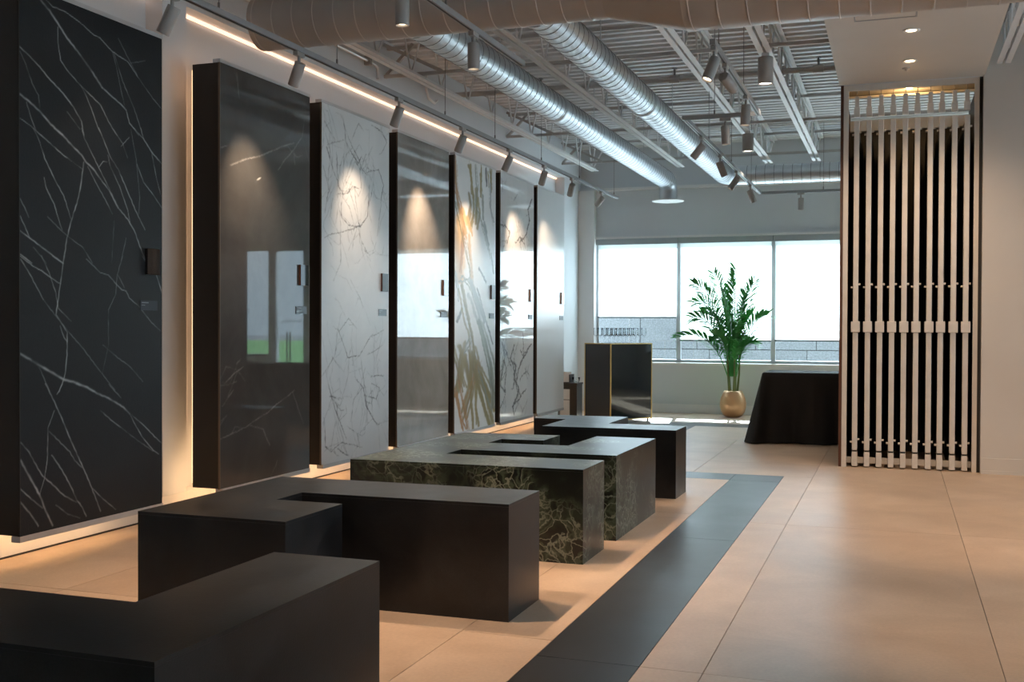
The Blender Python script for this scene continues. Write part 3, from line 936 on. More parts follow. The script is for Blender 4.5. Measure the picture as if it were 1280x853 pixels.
# veins traced from the photograph: (crop origin x, y, scale), [(width mm, points...)]
P1 = [((20, 0, 5.016), [
    (10, (155, 0), (210, 65), (265, 150), (320, 240), (400, 340), (470, 440), (540, 550)), (7, (540, 550), (600, 605), (660, 655), (690, 690)), (5, (690, 690), (710, 770), (770, 850)),
    (4, (190, 0), (230, 40), (300, 68), (400, 140), (490, 220), (525, 235), (600, 320), (640, 350), (700, 385), (750, 460), (810, 550), (860, 620), (920, 690)),
    (5, (262, 170), (262, 270), (280, 380), (320, 440), (400, 530), (470, 600), (530, 660), (580, 760), (635, 850)), (6, (20, 290), (80, 345), (150, 420), (200, 485), (300, 590), (360, 670), (410, 760), (425, 850)),
    (9, (20, 585), (80, 635), (150, 700), (220, 780), (290, 845)), (2, (25, 320), (60, 400), (100, 520), (140, 600), (150, 680)), (4, (405, 530), (440, 600), (480, 700), (510, 790), (540, 850)),
    (2.5, (605, 325), (630, 420), (660, 570), (680, 660)), (3, (615, 335), (670, 510), (740, 680), (795, 850)), (2, (640, 240), (700, 360), (760, 470)), (3, (65, 640), (95, 740), (130, 830)), (3, (20, 740), (80, 780), (160, 850)), (2, (320, 700), (400, 810)), (2, (720, 395), (810, 380))]),
    ((20, 160, 5.016), [(8, (240, 0), (290, 40), (350, 110), (410, 170), (440, 215), (480, 250), (530, 320)), (6, (530, 320), (590, 400)), (9, (590, 400), (640, 500)), (6, (640, 500), (700, 570), (745, 650), (775, 740), (815, 840)),
    (7, (425, 215), (410, 340), (390, 440), (345, 590), (320, 690), (295, 850)), (4, (410, 0), (430, 70), (480, 170), (540, 290), (590, 390)), (5, (520, 0), (560, 100), (590, 180), (640, 260), (700, 400), (760, 540), (810, 640)),
    (4, (575, 170), (590, 240), (650, 370), (700, 510), (715, 590)), (3, (450, 240), (500, 340), (560, 450), (605, 540)), (2.5, (605, 0), (670, 100), (700, 190)), (3, (660, 115), (710, 60)), (4, (520, 245), (545, 210), (572, 212)),
    (6, (735, 0), (800, 70), (850, 150), (925, 240)), (4, (780, 0), (800, 70)), (3.5, (850, 150), (880, 310), (910, 430)), (4.5, (760, 230), (800, 340), (860, 420), (925, 520)), (2, (720, 10), (755, 200), (775, 440), (770, 540)),
    (4.5, (110, 0), (150, 90), (180, 190), (250, 340), (300, 430), (345, 570)), (5, (135, 25), (220, 100), (290, 165), (350, 210)), (2, (350, 210), (420, 260)), (4, (175, 310), (190, 380), (240, 480), (270, 580), (290, 640)),
    (3, (25, 440), (60, 510), (80, 560)), (4, (25, 550), (60, 630), (85, 690)), (6, (25, 645), (85, 690), (150, 740), (230, 800), (295, 850)), (2.5, (200, 560), (280, 640), (340, 690), (420, 750), (480, 850)), (3, (110, 750), (160, 810), (190, 850)), (5, (25, 790), (100, 850)), (2, (690, 690), (660, 830)), (1.5, (615, 580), (600, 850))]),
    ((20, 320, 5.016), [(6, (300, 0), (290, 90), (270, 240), (250, 370), (290, 430), (320, 480), (320, 620), (310, 740), (290, 800), (270, 850)), (4, (275, 440), (300, 510), (322, 540)), (6, (230, 0), (295, 45)), (4.5, (25, 0), (100, 60), (170, 100), (240, 150), (280, 175)),
    (4, (30, 20), (90, 120), (170, 270)), (2.5, (170, 270), (250, 380), (340, 490), (420, 580), (500, 690), (620, 840)), (3, (160, 0), (210, 110), (250, 230), (265, 330), (345, 410)), (11, (25, 612), (90, 650), (150, 690), (230, 735), (300, 775), (360, 790), (420, 815), (490, 850)), (2.5, (145, 700), (180, 780), (210, 850)),
    (3.5, (440, 20), (530, 105), (580, 120), (630, 180), (665, 215), (690, 220), (710, 265), (770, 315), (850, 420), (905, 470)), (2, (670, 0), (635, 120), (625, 240), (580, 340), (580, 560), (540, 740)), (2, (640, 120), (680, 200)), (6, (880, 120), (905, 200), (925, 265)), (5, (790, 0), (815, 40)), (2.2, (545, 560), (640, 640), (710, 690), (795, 790))]),
    ((20, 480, 4.49), [(9, (340, 0), (400, 20), (450, 50), (520, 80), (600, 130), (640, 170)), (5, (640, 170), (670, 230), (710, 300), (770, 375), (800, 395)), (5, (650, 175), (720, 235), (780, 300), (820, 335)), (4, (475, 150), (540, 210), (620, 270)), (2, (620, 270), (700, 330), (770, 380)),
    (6, (165, 0), (210, 90), (260, 200), (300, 300), (350, 410), (390, 500), (430, 600), (475, 715)), (4, (260, 0), (230, 60)), (4, (215, 150), (180, 250), (175, 430), (160, 530), (135, 620)), (3.5, (185, 265), (240, 320), (300, 380), (330, 430), (370, 470)), (5.5, (200, 400), (260, 490), (310, 580), (340, 650), (370, 690), (395, 745)),
    (5, (25, 330), (70, 380), (120, 470), (150, 520), (210, 570), (260, 620), (340, 665)), (9, (25, 430), (70, 510), (110, 580), (140, 640), (165, 710), (205, 795)), (5, (25, 590), (80, 640), (150, 700)), (7, (25, 665), (80, 730), (125, 800)), (4, (430, 590), (480, 640), (560, 705)), (2.5, (520, 0), (590, 80)), (3, (225, 680), (290, 730), (360, 755))])]
P2 = [((270, 75, 5.017), [(9, (90, 660), (180, 625), (270, 605), (340, 575), (430, 540), (490, 520)), (6, (535, 490), (490, 560), (430, 630), (390, 690)), (3, (555, 380), (540, 480)), (3, (130, 80), (145, 240)), (4, (30, 550), (70, 540))]),
      ((270, 440, 5.017), [(6, (30, 545), (130, 500), (190, 470)), (9, (190, 470), (230, 440)), (6, (230, 440), (320, 385), (380, 330), (490, 245)), (5, (65, 190), (110, 140), (170, 95)), (4, (40, 340), (110, 240)), (5, (35, 430), (65, 400)), (4, (100, 200), (130, 185)), (4, (375, 720), (385, 680)), (4, (130, 75), (155, 45))])]
P3 = [((400, 125, 3.711), [(9, (105, 70), (115, 130), (118, 190), (150, 250), (185, 310), (220, 350)), (5, (20, 95), (70, 190)), (5, (35, 210), (110, 185)), (8, (30, 220), (60, 320), (85, 380), (95, 450)), (8, (75, 240), (80, 330)), (8, (130, 170), (180, 280), (200, 340)), (8, (240, 115), (290, 150), (310, 200)),
    (8, (215, 340), (270, 320), (295, 400), (280, 480)), (4, (230, 270), (215, 330)), (8, (80, 440), (130, 430), (150, 400), (180, 410)), (9, (100, 480), (100, 540), (130, 580), (190, 590), (220, 540), (225, 480), (230, 400)), (6, (20, 640), (70, 620), (140, 600), (190, 585)), (6, (180, 600), (190, 650), (220, 710)), (5, (60, 460), (45, 540)),
    (5, (250, 380), (230, 470)), (4, (95, 560), (95, 760), (60, 840)), (5, (290, 420), (310, 500)), (10, (165, 290), (190, 330)), (9, (85, 400), (110, 440)), (9, (180, 570), (190, 595)), (5, (15, 300), (40, 420), (20, 520)), (5, (200, 690), (230, 720), (260, 700))]),
    ((400, 350, 3.63), [(8, (80, 210), (105, 290), (125, 355), (180, 345), (215, 280), (230, 255)), (5, (60, 210), (90, 230), (130, 175), (165, 220)), (5, (80, 230), (70, 340), (25, 410)), (4, (55, 345), (90, 400)), (8, (25, 410), (50, 520), (65, 580), (90, 640), (120, 720)), (10, (160, 440), (195, 490), (210, 570), (240, 630), (260, 660)),
    (6, (190, 490), (155, 540), (140, 640)), (4, (55, 530), (100, 540), (130, 420), (130, 360)), (7, (230, 440), (290, 435)), (7, (235, 470), (270, 490), (255, 540), (200, 520)), (8, (20, 620), (25, 760), (50, 780), (100, 740), (190, 760)), (4, (140, 0), (180, 80), (195, 130)), (5, (185, 350), (190, 400), (215, 580), (215, 650)), (4, (260, 660), (310, 640)),
    (6, (125, 660), (170, 700), (180, 760)), (8, (80, 770), (130, 800)), (9, (45, 530), (85, 545)), (5, (230, 260), (290, 230)), (5, (215, 340), (280, 300))])]
OL, GO, GG, GR, PG = (0.25, 0.19, 0.055), (0.36, 0.16, 0.025), (0.20, 0.22, 0.17), (0.28, 0.31, 0.31), (0.66, 0.44, 0.20)
P5 = [((565, 190, 4.733), [(28, (105, 60), (110, 150), (125, 240), OL), (70, (130, 230), (135, 300), (125, 400), OL), (24, (125, 400), (108, 465), OL), (16, (145, 80), (150, 200), (140, 320), (180, 420), (210, 530), (230, 620), GG), (26, (178, 90), (182, 260), OL), (14, (182, 260), (185, 400), GG), (34, (222, 100), (228, 200), OL), (16, (228, 200), (225, 330), (245, 420), GR), (12, (200, 90), (205, 200), GR),
    (110, (15, 360), (40, 520), PG), (120, (75, 480), (90, 730), PG), (26, (20, 60), (25, 220), (50, 330), (70, 430), (65, 560), (50, 700), GO), (22, (30, 300), (60, 450), (90, 560), (110, 700), (130, 850), OL), (50, (70, 380), (100, 460), PG), (22, (20, 720), (45, 850), GR), (22, (50, 770), (70, 755), (100, 780), (130, 850), GG), (12, (160, 690), (200, 770), GR), (20, (185, 400), (215, 560), GR), (10, (230, 600), (245, 720), GR)]),
    ((565, 360, 4.733), [(34, (45, 0), (65, 90), (85, 190), (105, 300), (120, 400), OL), (60, (120, 400), (150, 480), (200, 590), (240, 700), OL), (54, (110, 0), (140, 90), (170, 200), GR), (48, (170, 200), (200, 320), (230, 440), (250, 600), (250, 700), GG), (10, (150, 0), (190, 150), (240, 330), GR), (70, (20, 350), (60, 480), (90, 590), OL), (64, (70, 380), (60, 470), (35, 600), OL),
    (44, (110, 400), (120, 540), (100, 640), (70, 740), OL), (46, (130, 440), (130, 700), (140, 830), OL), (22, (165, 440), (110, 600), (70, 700), (100, 840), GO), (30, (20, 620), (40, 720), (70, 850), GO), (64, (160, 520), (200, 650), (240, 800), OL), (20, (45, 550), (100, 840), GO), (14, (30, 200), (60, 120), GR), (16, (110, 300), (70, 380), GG), (20, (150, 480), (240, 760), GG)])]
P6 = [((622, 215, 5.34), [(22, (230, 180), (200, 260), (215, 320), (190, 420), (150, 470)), (20, (20, 350), (60, 370), (80, 400), (65, 480)), (10, (140, 320), (145, 400)), (18, (120, 470), (150, 440), (180, 480)), (12, (25, 40), (35, 130)), (10, (110, 190), (130, 150)), (12, (60, 560), (110, 700), (190, 760)), (10, (200, 520), (170, 640))]),
      ((622, 370, 5.34), [(30, (30, 310), (50, 400), (30, 500), (20, 600), (50, 640)), (28, (110, 330), (85, 420), (120, 470), (110, 560), (140, 610), (130, 680), (100, 740)), (26, (225, 320), (180, 400), (140, 480), (130, 560)), (22, (190, 620), (150, 680), (100, 740), (110, 800)), (16, (100, 450), (130, 640)), (16, (20, 750), (50, 660)), (14, (180, 480), (210, 530)), (16, (40, 330), (90, 470)), (14, (60, 480), (30, 560)), (14, (150, 560), (190, 500)), (12, (200, 690), (160, 790))])]


def slab_mesh(y0, y1, res, veins, col, jitter, gain, soft, fy=1.0, freq=45, branch=0):
    ny, nz = int((y1 - y0) / res), int((ST - SB) / res)
    ys = np.linspace(y0, y1, ny + 1)
    zs = np.linspace(SB, ST, nz + 1)
    Yg, Zg = np.meshgrid(ys, zs)
    cover = np.zeros_like(Yg)
    rgb = np.zeros(Yg.shape + (3,)) + np.array(col)
    # wobble so that traced strokes read as natural veins
    wob = np.zeros_like(Yg)
    woz = np.zeros_like(Yg)
    for q in range(10):
        kx, kz = rng.normal(0, freq, 2)
        ph = rng.uniform(0, 6.28, 2)
        am = jitter / 4.0 / (1 + 0.02 * math.hypot(kx, kz))
        wob += am * np.sin(kx * Yg + kz * Zg + ph[0])
        woz += am * np.sin(kz * Yg - kx * Zg + ph[1])
    brk = np.zeros_like(Yg)
    for q in range(8):
        kx, kz = rng.normal(0, 70, 2)
        brk += np.sin(kx * Yg + kz * Zg + rng.uniform(0, 6.28))
    brk = 0.80 + 0.28 * brk / 2.0
    Yw, Zw = Yg + wob, Zg + woz
    todo = []
    for (ox, oy, s_), strokes in veins:
        for st in strokes:
            wmm, pts = st[0] * (2.0 if veins is P5 else 1.0), list(st[1:])
            c = col
            if len(pts[-1]) == 3:
                c = pts.pop()
            pp = [px_on_x(ox + x / s_, oy + y / s_, FX) for x, y in pts]
            if veins is P5 and wmm > 30:          # broad streaks are bundles of thinner strands
                for q in range(5):
                    off = rng.uniform(-0.5, 0.5, 2) * wmm * 0.001 / fy
                    tint = rng.uniform(0.75, 1.25)
                    todo.append((wmm * rng.uniform(0.16, 0.40), tuple(min(1, k * tint) for k in c), [(a + off[0] + rng.normal(0, 0.012), b + off[1] * 0.5 + rng.normal(0, 0.03)) for a, b in pp]))
            else:
                todo.append((wmm, c, pp))
            for q in range(branch):
                k0 = int(rng.integers(0, len(pp) - 1))
                u0 = rng.uniform()
                a = np.array(pp[k0]) * (1 - u0) + np.array(pp[k0 + 1]) * u0
                ln = rng.uniform(0.04, 0.20)
                th = rng.uniform(0, 6.28)
                b = a + ln * np.array([math.cos(th), 1.4 * math.sin(th)])
                b2 = b + 0.5 * ln * np.array([math.cos(th + rng.normal(0, 0.8)), 1.4 * math.sin(th + rng.normal(0, 0.8))])
                todo.append((wmm * rng.uniform(0.25, 0.6), c, [tuple(a), tuple(b), tuple(b2)]))
    for _ in (0,):
        for wmm, c, pp in todo:
            sig = max(wmm * 0.001 * 0.5, soft)
            amp = min(1.0, wmm * 0.001 / (2 * soft)) * gain
            dmin = np.full(Yg.shape, 1e3)
            tpar = np.zeros(Yg.shape)
            nseg = len(pp) - 1
            kseg = -1
            for (a0, b0), (a1, b1) in zip(pp[:-1], pp[1:]):
                kseg += 1
                ly, hy = min(a0, a1) - 5 * sig / fy - jitter, max(a0, a1) + 5 * sig / fy + jitter
                lz, hz = min(b0, b1) - 5 * sig - jitter, max(b0, b1) + 5 * sig + jitter
                j0, j1 = np.searchsorted(ys, ly), np.searchsorted(ys, hy)
                i0, i1 = np.searchsorted(zs, lz), np.searchsorted(zs, hz)
                if j1 <= j0 or i1 <= i0: continue
                yy, zz = Yw[i0:i1, j0:j1], Zw[i0:i1, j0:j1]
                dy, dz = a1 - a0, b1 - b0
                L2 = dy * dy + dz * dz + 1e-9
                u = np.clip(((yy - a0) * dy * fy * fy + (zz - b0) * dz) / (dy * dy * fy * fy + dz * dz + 1e-9), 0, 1)
                d = np.hypot((yy - a0 - u * dy) * fy, zz - b0 - u * dz)
                better = d < dmin[i0:i1, j0:j1]
                tpar[i0:i1, j0:j1] = np.where(better, (kseg + u) / nseg, tpar[i0:i1, j0:j1])
                dmin[i0:i1, j0:j1] = np.minimum(dmin[i0:i1, j0:j1], d)
            e = amp * np.exp(-(dmin / sig) ** 4 if wmm > 12 else -(dmin / sig) ** 2) * (np.clip(brk, 0.25, 1.0) * (0.45 + 0.55 * np.sin(np.clip(tpar, 0.02, 0.98) * PI) ** 0.5) if wmm <= 12 else 1.0)
            al = e[..., None]
            tot = cover + e * (1 - cover) + 1e-6
            rgb = (rgb * cover[..., None] * (1 - al) + np.array(c) * al) / tot[..., None] if len(c) == 3 and c is not col else rgb
            cover = np.clip(tot - 1e-6, 0, 1)
    # front face grid plus a thin slab edge
    nv = (ny + 1) * (nz + 1)
    V = np.stack([np.zeros(nv), Yg.ravel() - y0, Zg.ravel() - SB], 1)
    idx = np.arange(nv).reshape(nz + 1, ny + 1)
    Fq = np.stack([idx[:-1, :-1].ravel(), idx[:-1, 1:].ravel(), idx[1:, 1:].ravel(), idx[1:, :-1].ravel()], 1)
    th = 0.012
    back = [(-th, 0, 0), (-th, y1 - y0, 0), (-th, y1 - y0, ST - SB), (-th, 0, ST - SB)]
    c0, c1, c2, c3 = idx[0, 0], idx[0, -1], idx[-1, -1], idx[-1, 0]
    b = nv
    faces = Fq.tolist() + [[b + 3, b + 2, b + 1, b], [c0, b, b + 1, c1], [c1, b + 1, b + 2, c2], [c2, b + 2, b + 3, c3], [c3, b + 3, b, c0]]
    me = bpy.data.meshes.new('slab')
    me.from_pydata(V.tolist() + back, [], faces)
    at = me.attributes.new('vein', 'FLOAT_COLOR', 'POINT')
    arr = np.zeros((nv + 4, 4), np.float32)
    arr[:nv, :3] = rgb.reshape(-1, 3)
    arr[:nv, 3] = cover.ravel()
    at.data.foreach_set('color', arr.ravel())
    me.update()
    return me


SL = [('slab_black', P1, (0.46, 0.48, 0.50), 0.0042, 0.005, 0.85, 0.0023, 1.0, 130, 0), ('slab_grey', P2, (0.40, 0.39, 0.37), 0.007, 0.008, 0.6, 0.004, 0.7, 120, 1), ('slab_white', P3, (0.055, 0.06, 0.06), 0.0062, 0.018, 1.0, 0.0040, 0.7, 160, 5),
      ('slab_taupe', [], (0.5, 0.5, 0.5), 0.05, 0.01, 0.5, 0.004, 1, 45, 0), ('slab_gold', P5, GR, 0.008, 0.02, 0.85, 0.006, 0.5, 60, 0), ('slab_veined', P6, (0.13, 0.13, 0.135), 0.008, 0.04, 0.8, 0.006, 0.7, 120, 4), ('slab_plain', [], GR, 0.2, 0.01, 0.5, 0.01, 1, 45, 0)]
lab7 = ['tall matte black stone slab with white lightning-like veins, first before the wall pier', 'tall polished dark grey stone slab mirroring the room', 'tall white stone slab with fine broken grey veins',
        'tall polished taupe stone slab mirroring a window blind', 'tall white stone slab with gold and olive streaks', 'tall polished white slab with soft grey veins', 'tall plain satin white slab at the end of the row']
samp = ['black glossy', 'dark grey', 'white', 'taupe', 'gold streaked', 'white veined', 'blue-grey']
sampmat = ['blackglass', 'slab_grey', 'slab_white', 'slab_taupe', 'slab_gold', 'slab_veined', 'slab_grey']
plate_rows = MB()
for i, (y0, y1) in enumerate(SLABS):
    mn, veins, col, res, jit, gain, soft, fy, frq, nbr = SL[i]
    t = thing('display_slab', lab7[i], 'stone slab', (FX, y0, SB), 'large slabs along the wall')
    me = slab_mesh(y0 + 0.008, y1 - 0.004, res, veins, col, jit, gain, soft, fy, frq, nbr)
    link('slab_face', me, M_[mn], t, (0, 0.008, 0))
    part('backing_box', MB().box(BX, FX - 0.012, y0 + 0.002, y1, SB + 0.002, ST - 0.002), M_['blackbody'], t)
    part('edge_trim', MB().box(FX - 0.014, FX + 0.001, y0 + 0.003, y0 + 0.008, SB - 0.002, ST), M_['bronze'] if i else M_['blackbody'], t)
    part('top_trim', MB().box(FX - 0.05, FX + 0.004, y0, y1, ST, ST + 0.022), M_['greytrim'], t)
    part('bottom_trim', MB().box(FX - 0.05, FX + 0.004, y0 + (0.03 if i else 0), y1, SB - 0.030, SB), M_['greytrim'] if i < 5 else M_['track'], t)
    part('wall_bracket', MB().box(XL, BX, y0 + 0.50, y0 + 0.56, ST - 0.4, ST - 0.3).box(XL, BX, y1 - 0.36, y1 - 0.30, ST - 0.4, ST - 0.3).box(XL, BX, y0 + 0.50, y0 + 0.56, SB + 0.3, SB + 0.4).box(XL, BX, y1 - 0.36, y1 - 0.30, SB + 0.3, SB + 0.4), M_['blackbody'], t)
    lx0, lx1 = BX - 0.012, BX
    part('led_strip', MB().box(lx0, lx1, y0 + 0.02, y1 - 0.02, ST - 0.035, ST - 0.02), M_['ledtop'], t, 'warm glowing LED strip')
    part('led_strip', MB().box(lx0, lx1, y0 + 0.02, y1 - 0.02, SB + 0.015, SB + 0.03), M_['ledfloor'], t, 'warm glowing LED strip')
    for ye in (y0 + 0.012, y1 - 0.027):
        part('led_strip', MB().box(lx0, lx1, ye, ye + 0.015, SB + 0.03, ST - 0.035), M_['led'], t, 'warm glowing LED strip')
    if i == 6:
        for ye in (y0 + 0.05, y1 - 0.07):
            part('leg', MB().box(FX - 0.05, FX - 0.03, ye, ye + 0.02, 0, SB - 0.03), M_['track'], t)
    # small sample tile and information plate near the far edge
    hy = y1 - 0.10 - (0.0 if i else 0.0)
    s = thing('sample_tile', samp[i] + ' sample tile fixed to the ' + names[i], 'sample tile', (FX, hy, 1.62))
    part('tile_face', MB().box(FX + 0.014, FX + 0.017, hy - 0.055, hy + 0.055, 1.545, 1.695), M_[sampmat[i]], s)
    part('tile_box', MB().box(FX, FX + 0.014, hy - 0.055, hy + 0.055, 1.545, 1.695), M_['brown'] if i else M_['blackplastic'], s)
    py = y1 - 0.125
    s = thing('info_plate', 'small dark information plate fixed to the ' + names[i], 'info plate', (FX, py, 1.365))
    part('plate', MB().box(FX, FX + 0.004, py - 0.075, py + 0.075, 1.338, 1.394), M_['label'], s)
    part('printed_line', MB().box(FX + 0.004, FX + 0.0045, py - 0.066, py - 0.005, 1.379, 1.385), M_['print_'], s)
    part('printed_line', MB().box(FX + 0.004, FX + 0.0045, py - 0.066, py - 0.036, 1.3655, 1.369), M_['print_'], s)

# cove LED lines at the top of the niches
t = thing('cove_light', 'long warm LED line along the top of the slab niche', 'LED light', (XL + 0.02, PY1, NT))
part('led_strip', MB().box(XL, XL + 0.022, PY1 + 0.02, 14.88, NT - 0.020, NT - 0.004), M_['ledcove'], t)
t = thing('cove_light', 'warm LED line in the niche behind the black veined slab', 'LED light', (XL + 0.02, 3.62, NT))
part('led_strip', MB().box(XL, XL + 0.022, 3.62, PY0 - 0.02, NT - 0.020, NT - 0.004), M_['ledcove'], t)

t = thing('niche_light', 'warm vertical LED strip glowing behind the wall pier beside the polished dark grey slab', 'LED light', (XL + 0.05, PY1 + 0.006, NB))
part('led_strip', MB().box(XL + 0.03, XL + 0.07, PY1 + 0.001, PY1 + 0.012, NB + 0.05, NT - 0.35), M_['ledniche'], t)
# ------------------------------------------------------------------ letter-like stone benches
BR = -1.535
BZ = 0.50


def bench(pts, mat, lab, inset=0.0):
    cx = sum(p[0] for p in pts) / len(pts)
    cy = sum(p[1] for p in pts) / len(pts)
    t = thing('stone_bench', lab, 'bench', (cx, cy, 0), 'benches shaped like block letters')
    part('body', MB().prism(pts, 0.0, BZ - 0.0125), mat, t)
    part('top_slab', MB().prism(pts, BZ - 0.012, BZ), mat, t)
    return t


bench([(-2.88, 2.005), (-1.552, 2.005), (-1.552, 3.122), (-1.940, 3.122), (-1.940, 2.425), (-2.88, 2.425)], M_['bench'], 'black stone bench shaped like a corner, alone before the others')
bench([(-2.882, 3.62), (-2.20, 3.62), (-2.20, 4.072), (-2.52, 4.072), (-2.52, 4.288), (-1.536, 4.305), (-1.536, 4.72), (-2.882, 4.712)], M_['bench'], 'black stone bench with one short and one long arm, nearest the green marble bench')
bench([(-2.90, 5.462), (-1.545, 5.490), (-1.545, 5.925), (-2.50, 5.90), (-2.50, 6.135), (-1.535, 6.165), (-1.525, 7.215), (-1.935, 7.215), (-1.950, 6.58), (-2.48, 6.555), (-2.48, 6.80), (-2.19, 6.815), (-2.19, 7.18), (-2.88, 7.13)],
      M_['green'], 'green and black marble bench with three arms')
bench([(-2.525, 7.815), (-1.505, 7.83), (-1.50, 8.21), (-2.105, 8.21), (-2.11, 8.87), (-2.81, 8.84), (-2.80, 8.455), (-2.53, 8.455)], M_['bench'], 'black stone bench with a stepped outline, nearest the stemware cabinet')

# ------------------------------------------------------------------ slab pull-out rack
RY = 10.22
t = thing('slab_rack', 'floor-to-soffit rack of ten white pull-out slab holders in a brown and white frame', 'rack', (0.09, RY, 0))
part('side_panel', MB().box(-0.487, -0.462, RY - 0.02, 11.74, 0, SF - 0.005), M_['brown'], t, 'dark brown side panel')
part('side_panel', MB().box(0.662, 0.688, RY - 0.01, 11.74, 0, SF - 0.005), M_['dark'], t)
part('post', MB().box(-0.460, -0.418, RY - 0.03, RY + 0.02, 0, SF - 0.012), M_['whitealu'], t)
part('post', MB().box(0.622, 0.660, RY - 0.03, RY + 0.02, 0, SF - 0.012), M_['whitealu'], t)
part('header', MB().box(-0.418, 0.622, RY - 0.03, RY + 0.02, SF - 0.062, SF - 0.012), M_['whitealu'], t)
part('bottom_rail', MB().box(-0.418, 0.622, RY + 0.06, RY + 0.09, 0.03, 0.085), M_['whitealu'], t)
part('back_panel', MB().box(-0.462, 0.662, 11.70, 11.74, 0, 3.28), M_['dark'], t)
part('top_rail', MB().tube([(-0.46, RY + 0.34, 3.385), (0.66, RY + 0.34, 3.385)], 0.012, 10), M_['whitealu'], t)
part('top_panel', MB().box(-0.462, 0.662, RY + 0.02, RY + 0.42, SF - 0.022, SF - 0.006), M_['whitealu'], t)
part('back_beam', MB().box(-0.46, 0.66, 11.62, 11.69, 3.25, 3.36), M_['joist'], t)
rx = [-0.348, -0.244, -0.142, -0.041, 0.060, 0.160, 0.267, 0.361, 0.464, 0.564]
_h = [MB().bbox(-0.0225, 0.0225, -0.030, 0.030, 0.155, 3.10, 0.004).mesh('pull_out_profile'),
      MB().bbox(-0.038, 0.038, -0.052, -0.012, 1.212, 1.310, 0.004).mesh('handle'),
      MB().bbox(-0.024, 0.024, -0.030, 0.034, 0.012, 0.140, 0.003).mesh('foot'),
      MB().bbox(-0.026, 0.026, -0.022, 0.026, 3.14, 3.22, 0.003).box(-0.018, 0.018, -0.018, 0.022, 3.22, 3.32).mesh('hanger'),
      MB().tube([(0, 0, 3.32), (0, 0, 3.37)], 0.003, 6).mesh('wire'),
      MB().box(-0.016, 0.016, 0.032, 1.40, 0.20, 3.06).mesh('slab'),
      MB().bbox(-0.020, 0.020, -0.024, 0.024, 0.138, 0.157, 0.002).mesh('gap_spacer')]
for me, m in zip(_h, ('whitealu', 'whitealu', 'whitealu', 'whitealu', 'wire', 'dark', 'dark')):
    me.materials.append(M_[m])
kn = MB()
for z in (0.245, 1.635, 3.00):
    kn.tube([(-0.040, 0.0, z - 0.02), (-0.022, 0.0, z - 0.02)], 0.011, 10).tube([(0.022, 0.012, z + 0.005), (0.040, 0.012, z + 0.005)], 0.011, 10)
kme = kn.mesh('knob')
for i, x in enumerate(rx):
    p = link('pull_out', _h[0], None, t, (x - 0.09, 0.0, 0))
    for nme, me in zip(('handle', 'foot', 'hanger', 'hanging_wire', 'slab', 'gap_spacer'), _h[1:]):
        link(nme, me, None, p)
    for z in (0.245, 1.635, 3.00):
        pass
kms = []
for dx, dz in ((-1, -0.02), (1, 0.005)):
    me = MB().tube([(dx * 0.022, 0.0, dz), (dx * 0.041, 0.0, dz)], 0.010, 10).mesh('knob')
    me.materials.append(M_['whitealu'])
    kms.append(me)
for p in [o for o in bpy.data.objects if o.name.startswith('pull_out') and o.parent == t]:
    for z in (0.245, 1.635, 3.00):
        for me in kms:
            link('knob', me, None, p, (0, 0, z))
o = part('rack_lamp', MB().lathe([(0.03, 0), (0.03, -0.012), (0, -0.012)], 0.09, RY + 0.16, SF - 0.022, 20), M_['lens'], t, 'warm puck light inside the rack')
l = bpy.data.lights.new('bulb', 'POINT')
l.energy, l.color, l.shadow_soft_size = 7.0, (1.0, 0.58, 0.22), 0.02
lo = bpy.data.objects.new('bulb', l)
C.objects.link(lo)
lo.parent = o
lo.location = (0.0, 0.16, SF - 0.085)

# ------------------------------------------------------------------ black draped table
t = thing('draped_table', 'long table under a floor-length black tablecloth beside the slab rack', 'table', (-0.45, 12.36, 0))
TX0, TX1, TY0, TY1, TZ = -1.36, 0.42, 12.02, 12.72, 0.765
part('table_top', MB().box(TX0 + 0.02, TX1 - 0.02, TY0 + 0.02, TY1 - 0.02, TZ - 0.035, TZ - 0.006), M_['brown'], t)
for lx in (TX0 + 0.12, TX1 - 0.12):
    for ly in (TY0 + 0.1, TY1 - 0.1):
        part('leg', MB().tube([(lx, ly, 0), (lx, ly, TZ - 0.035)], 0.016, 10), M_['track'], t)
part('brace', MB().tube([(TX0 + 0.12, TY0 + 0.1, 0.22), (TX1 - 0.12, TY0 + 0.1, 0.22)], 0.014, 8), M_['alu'], t)
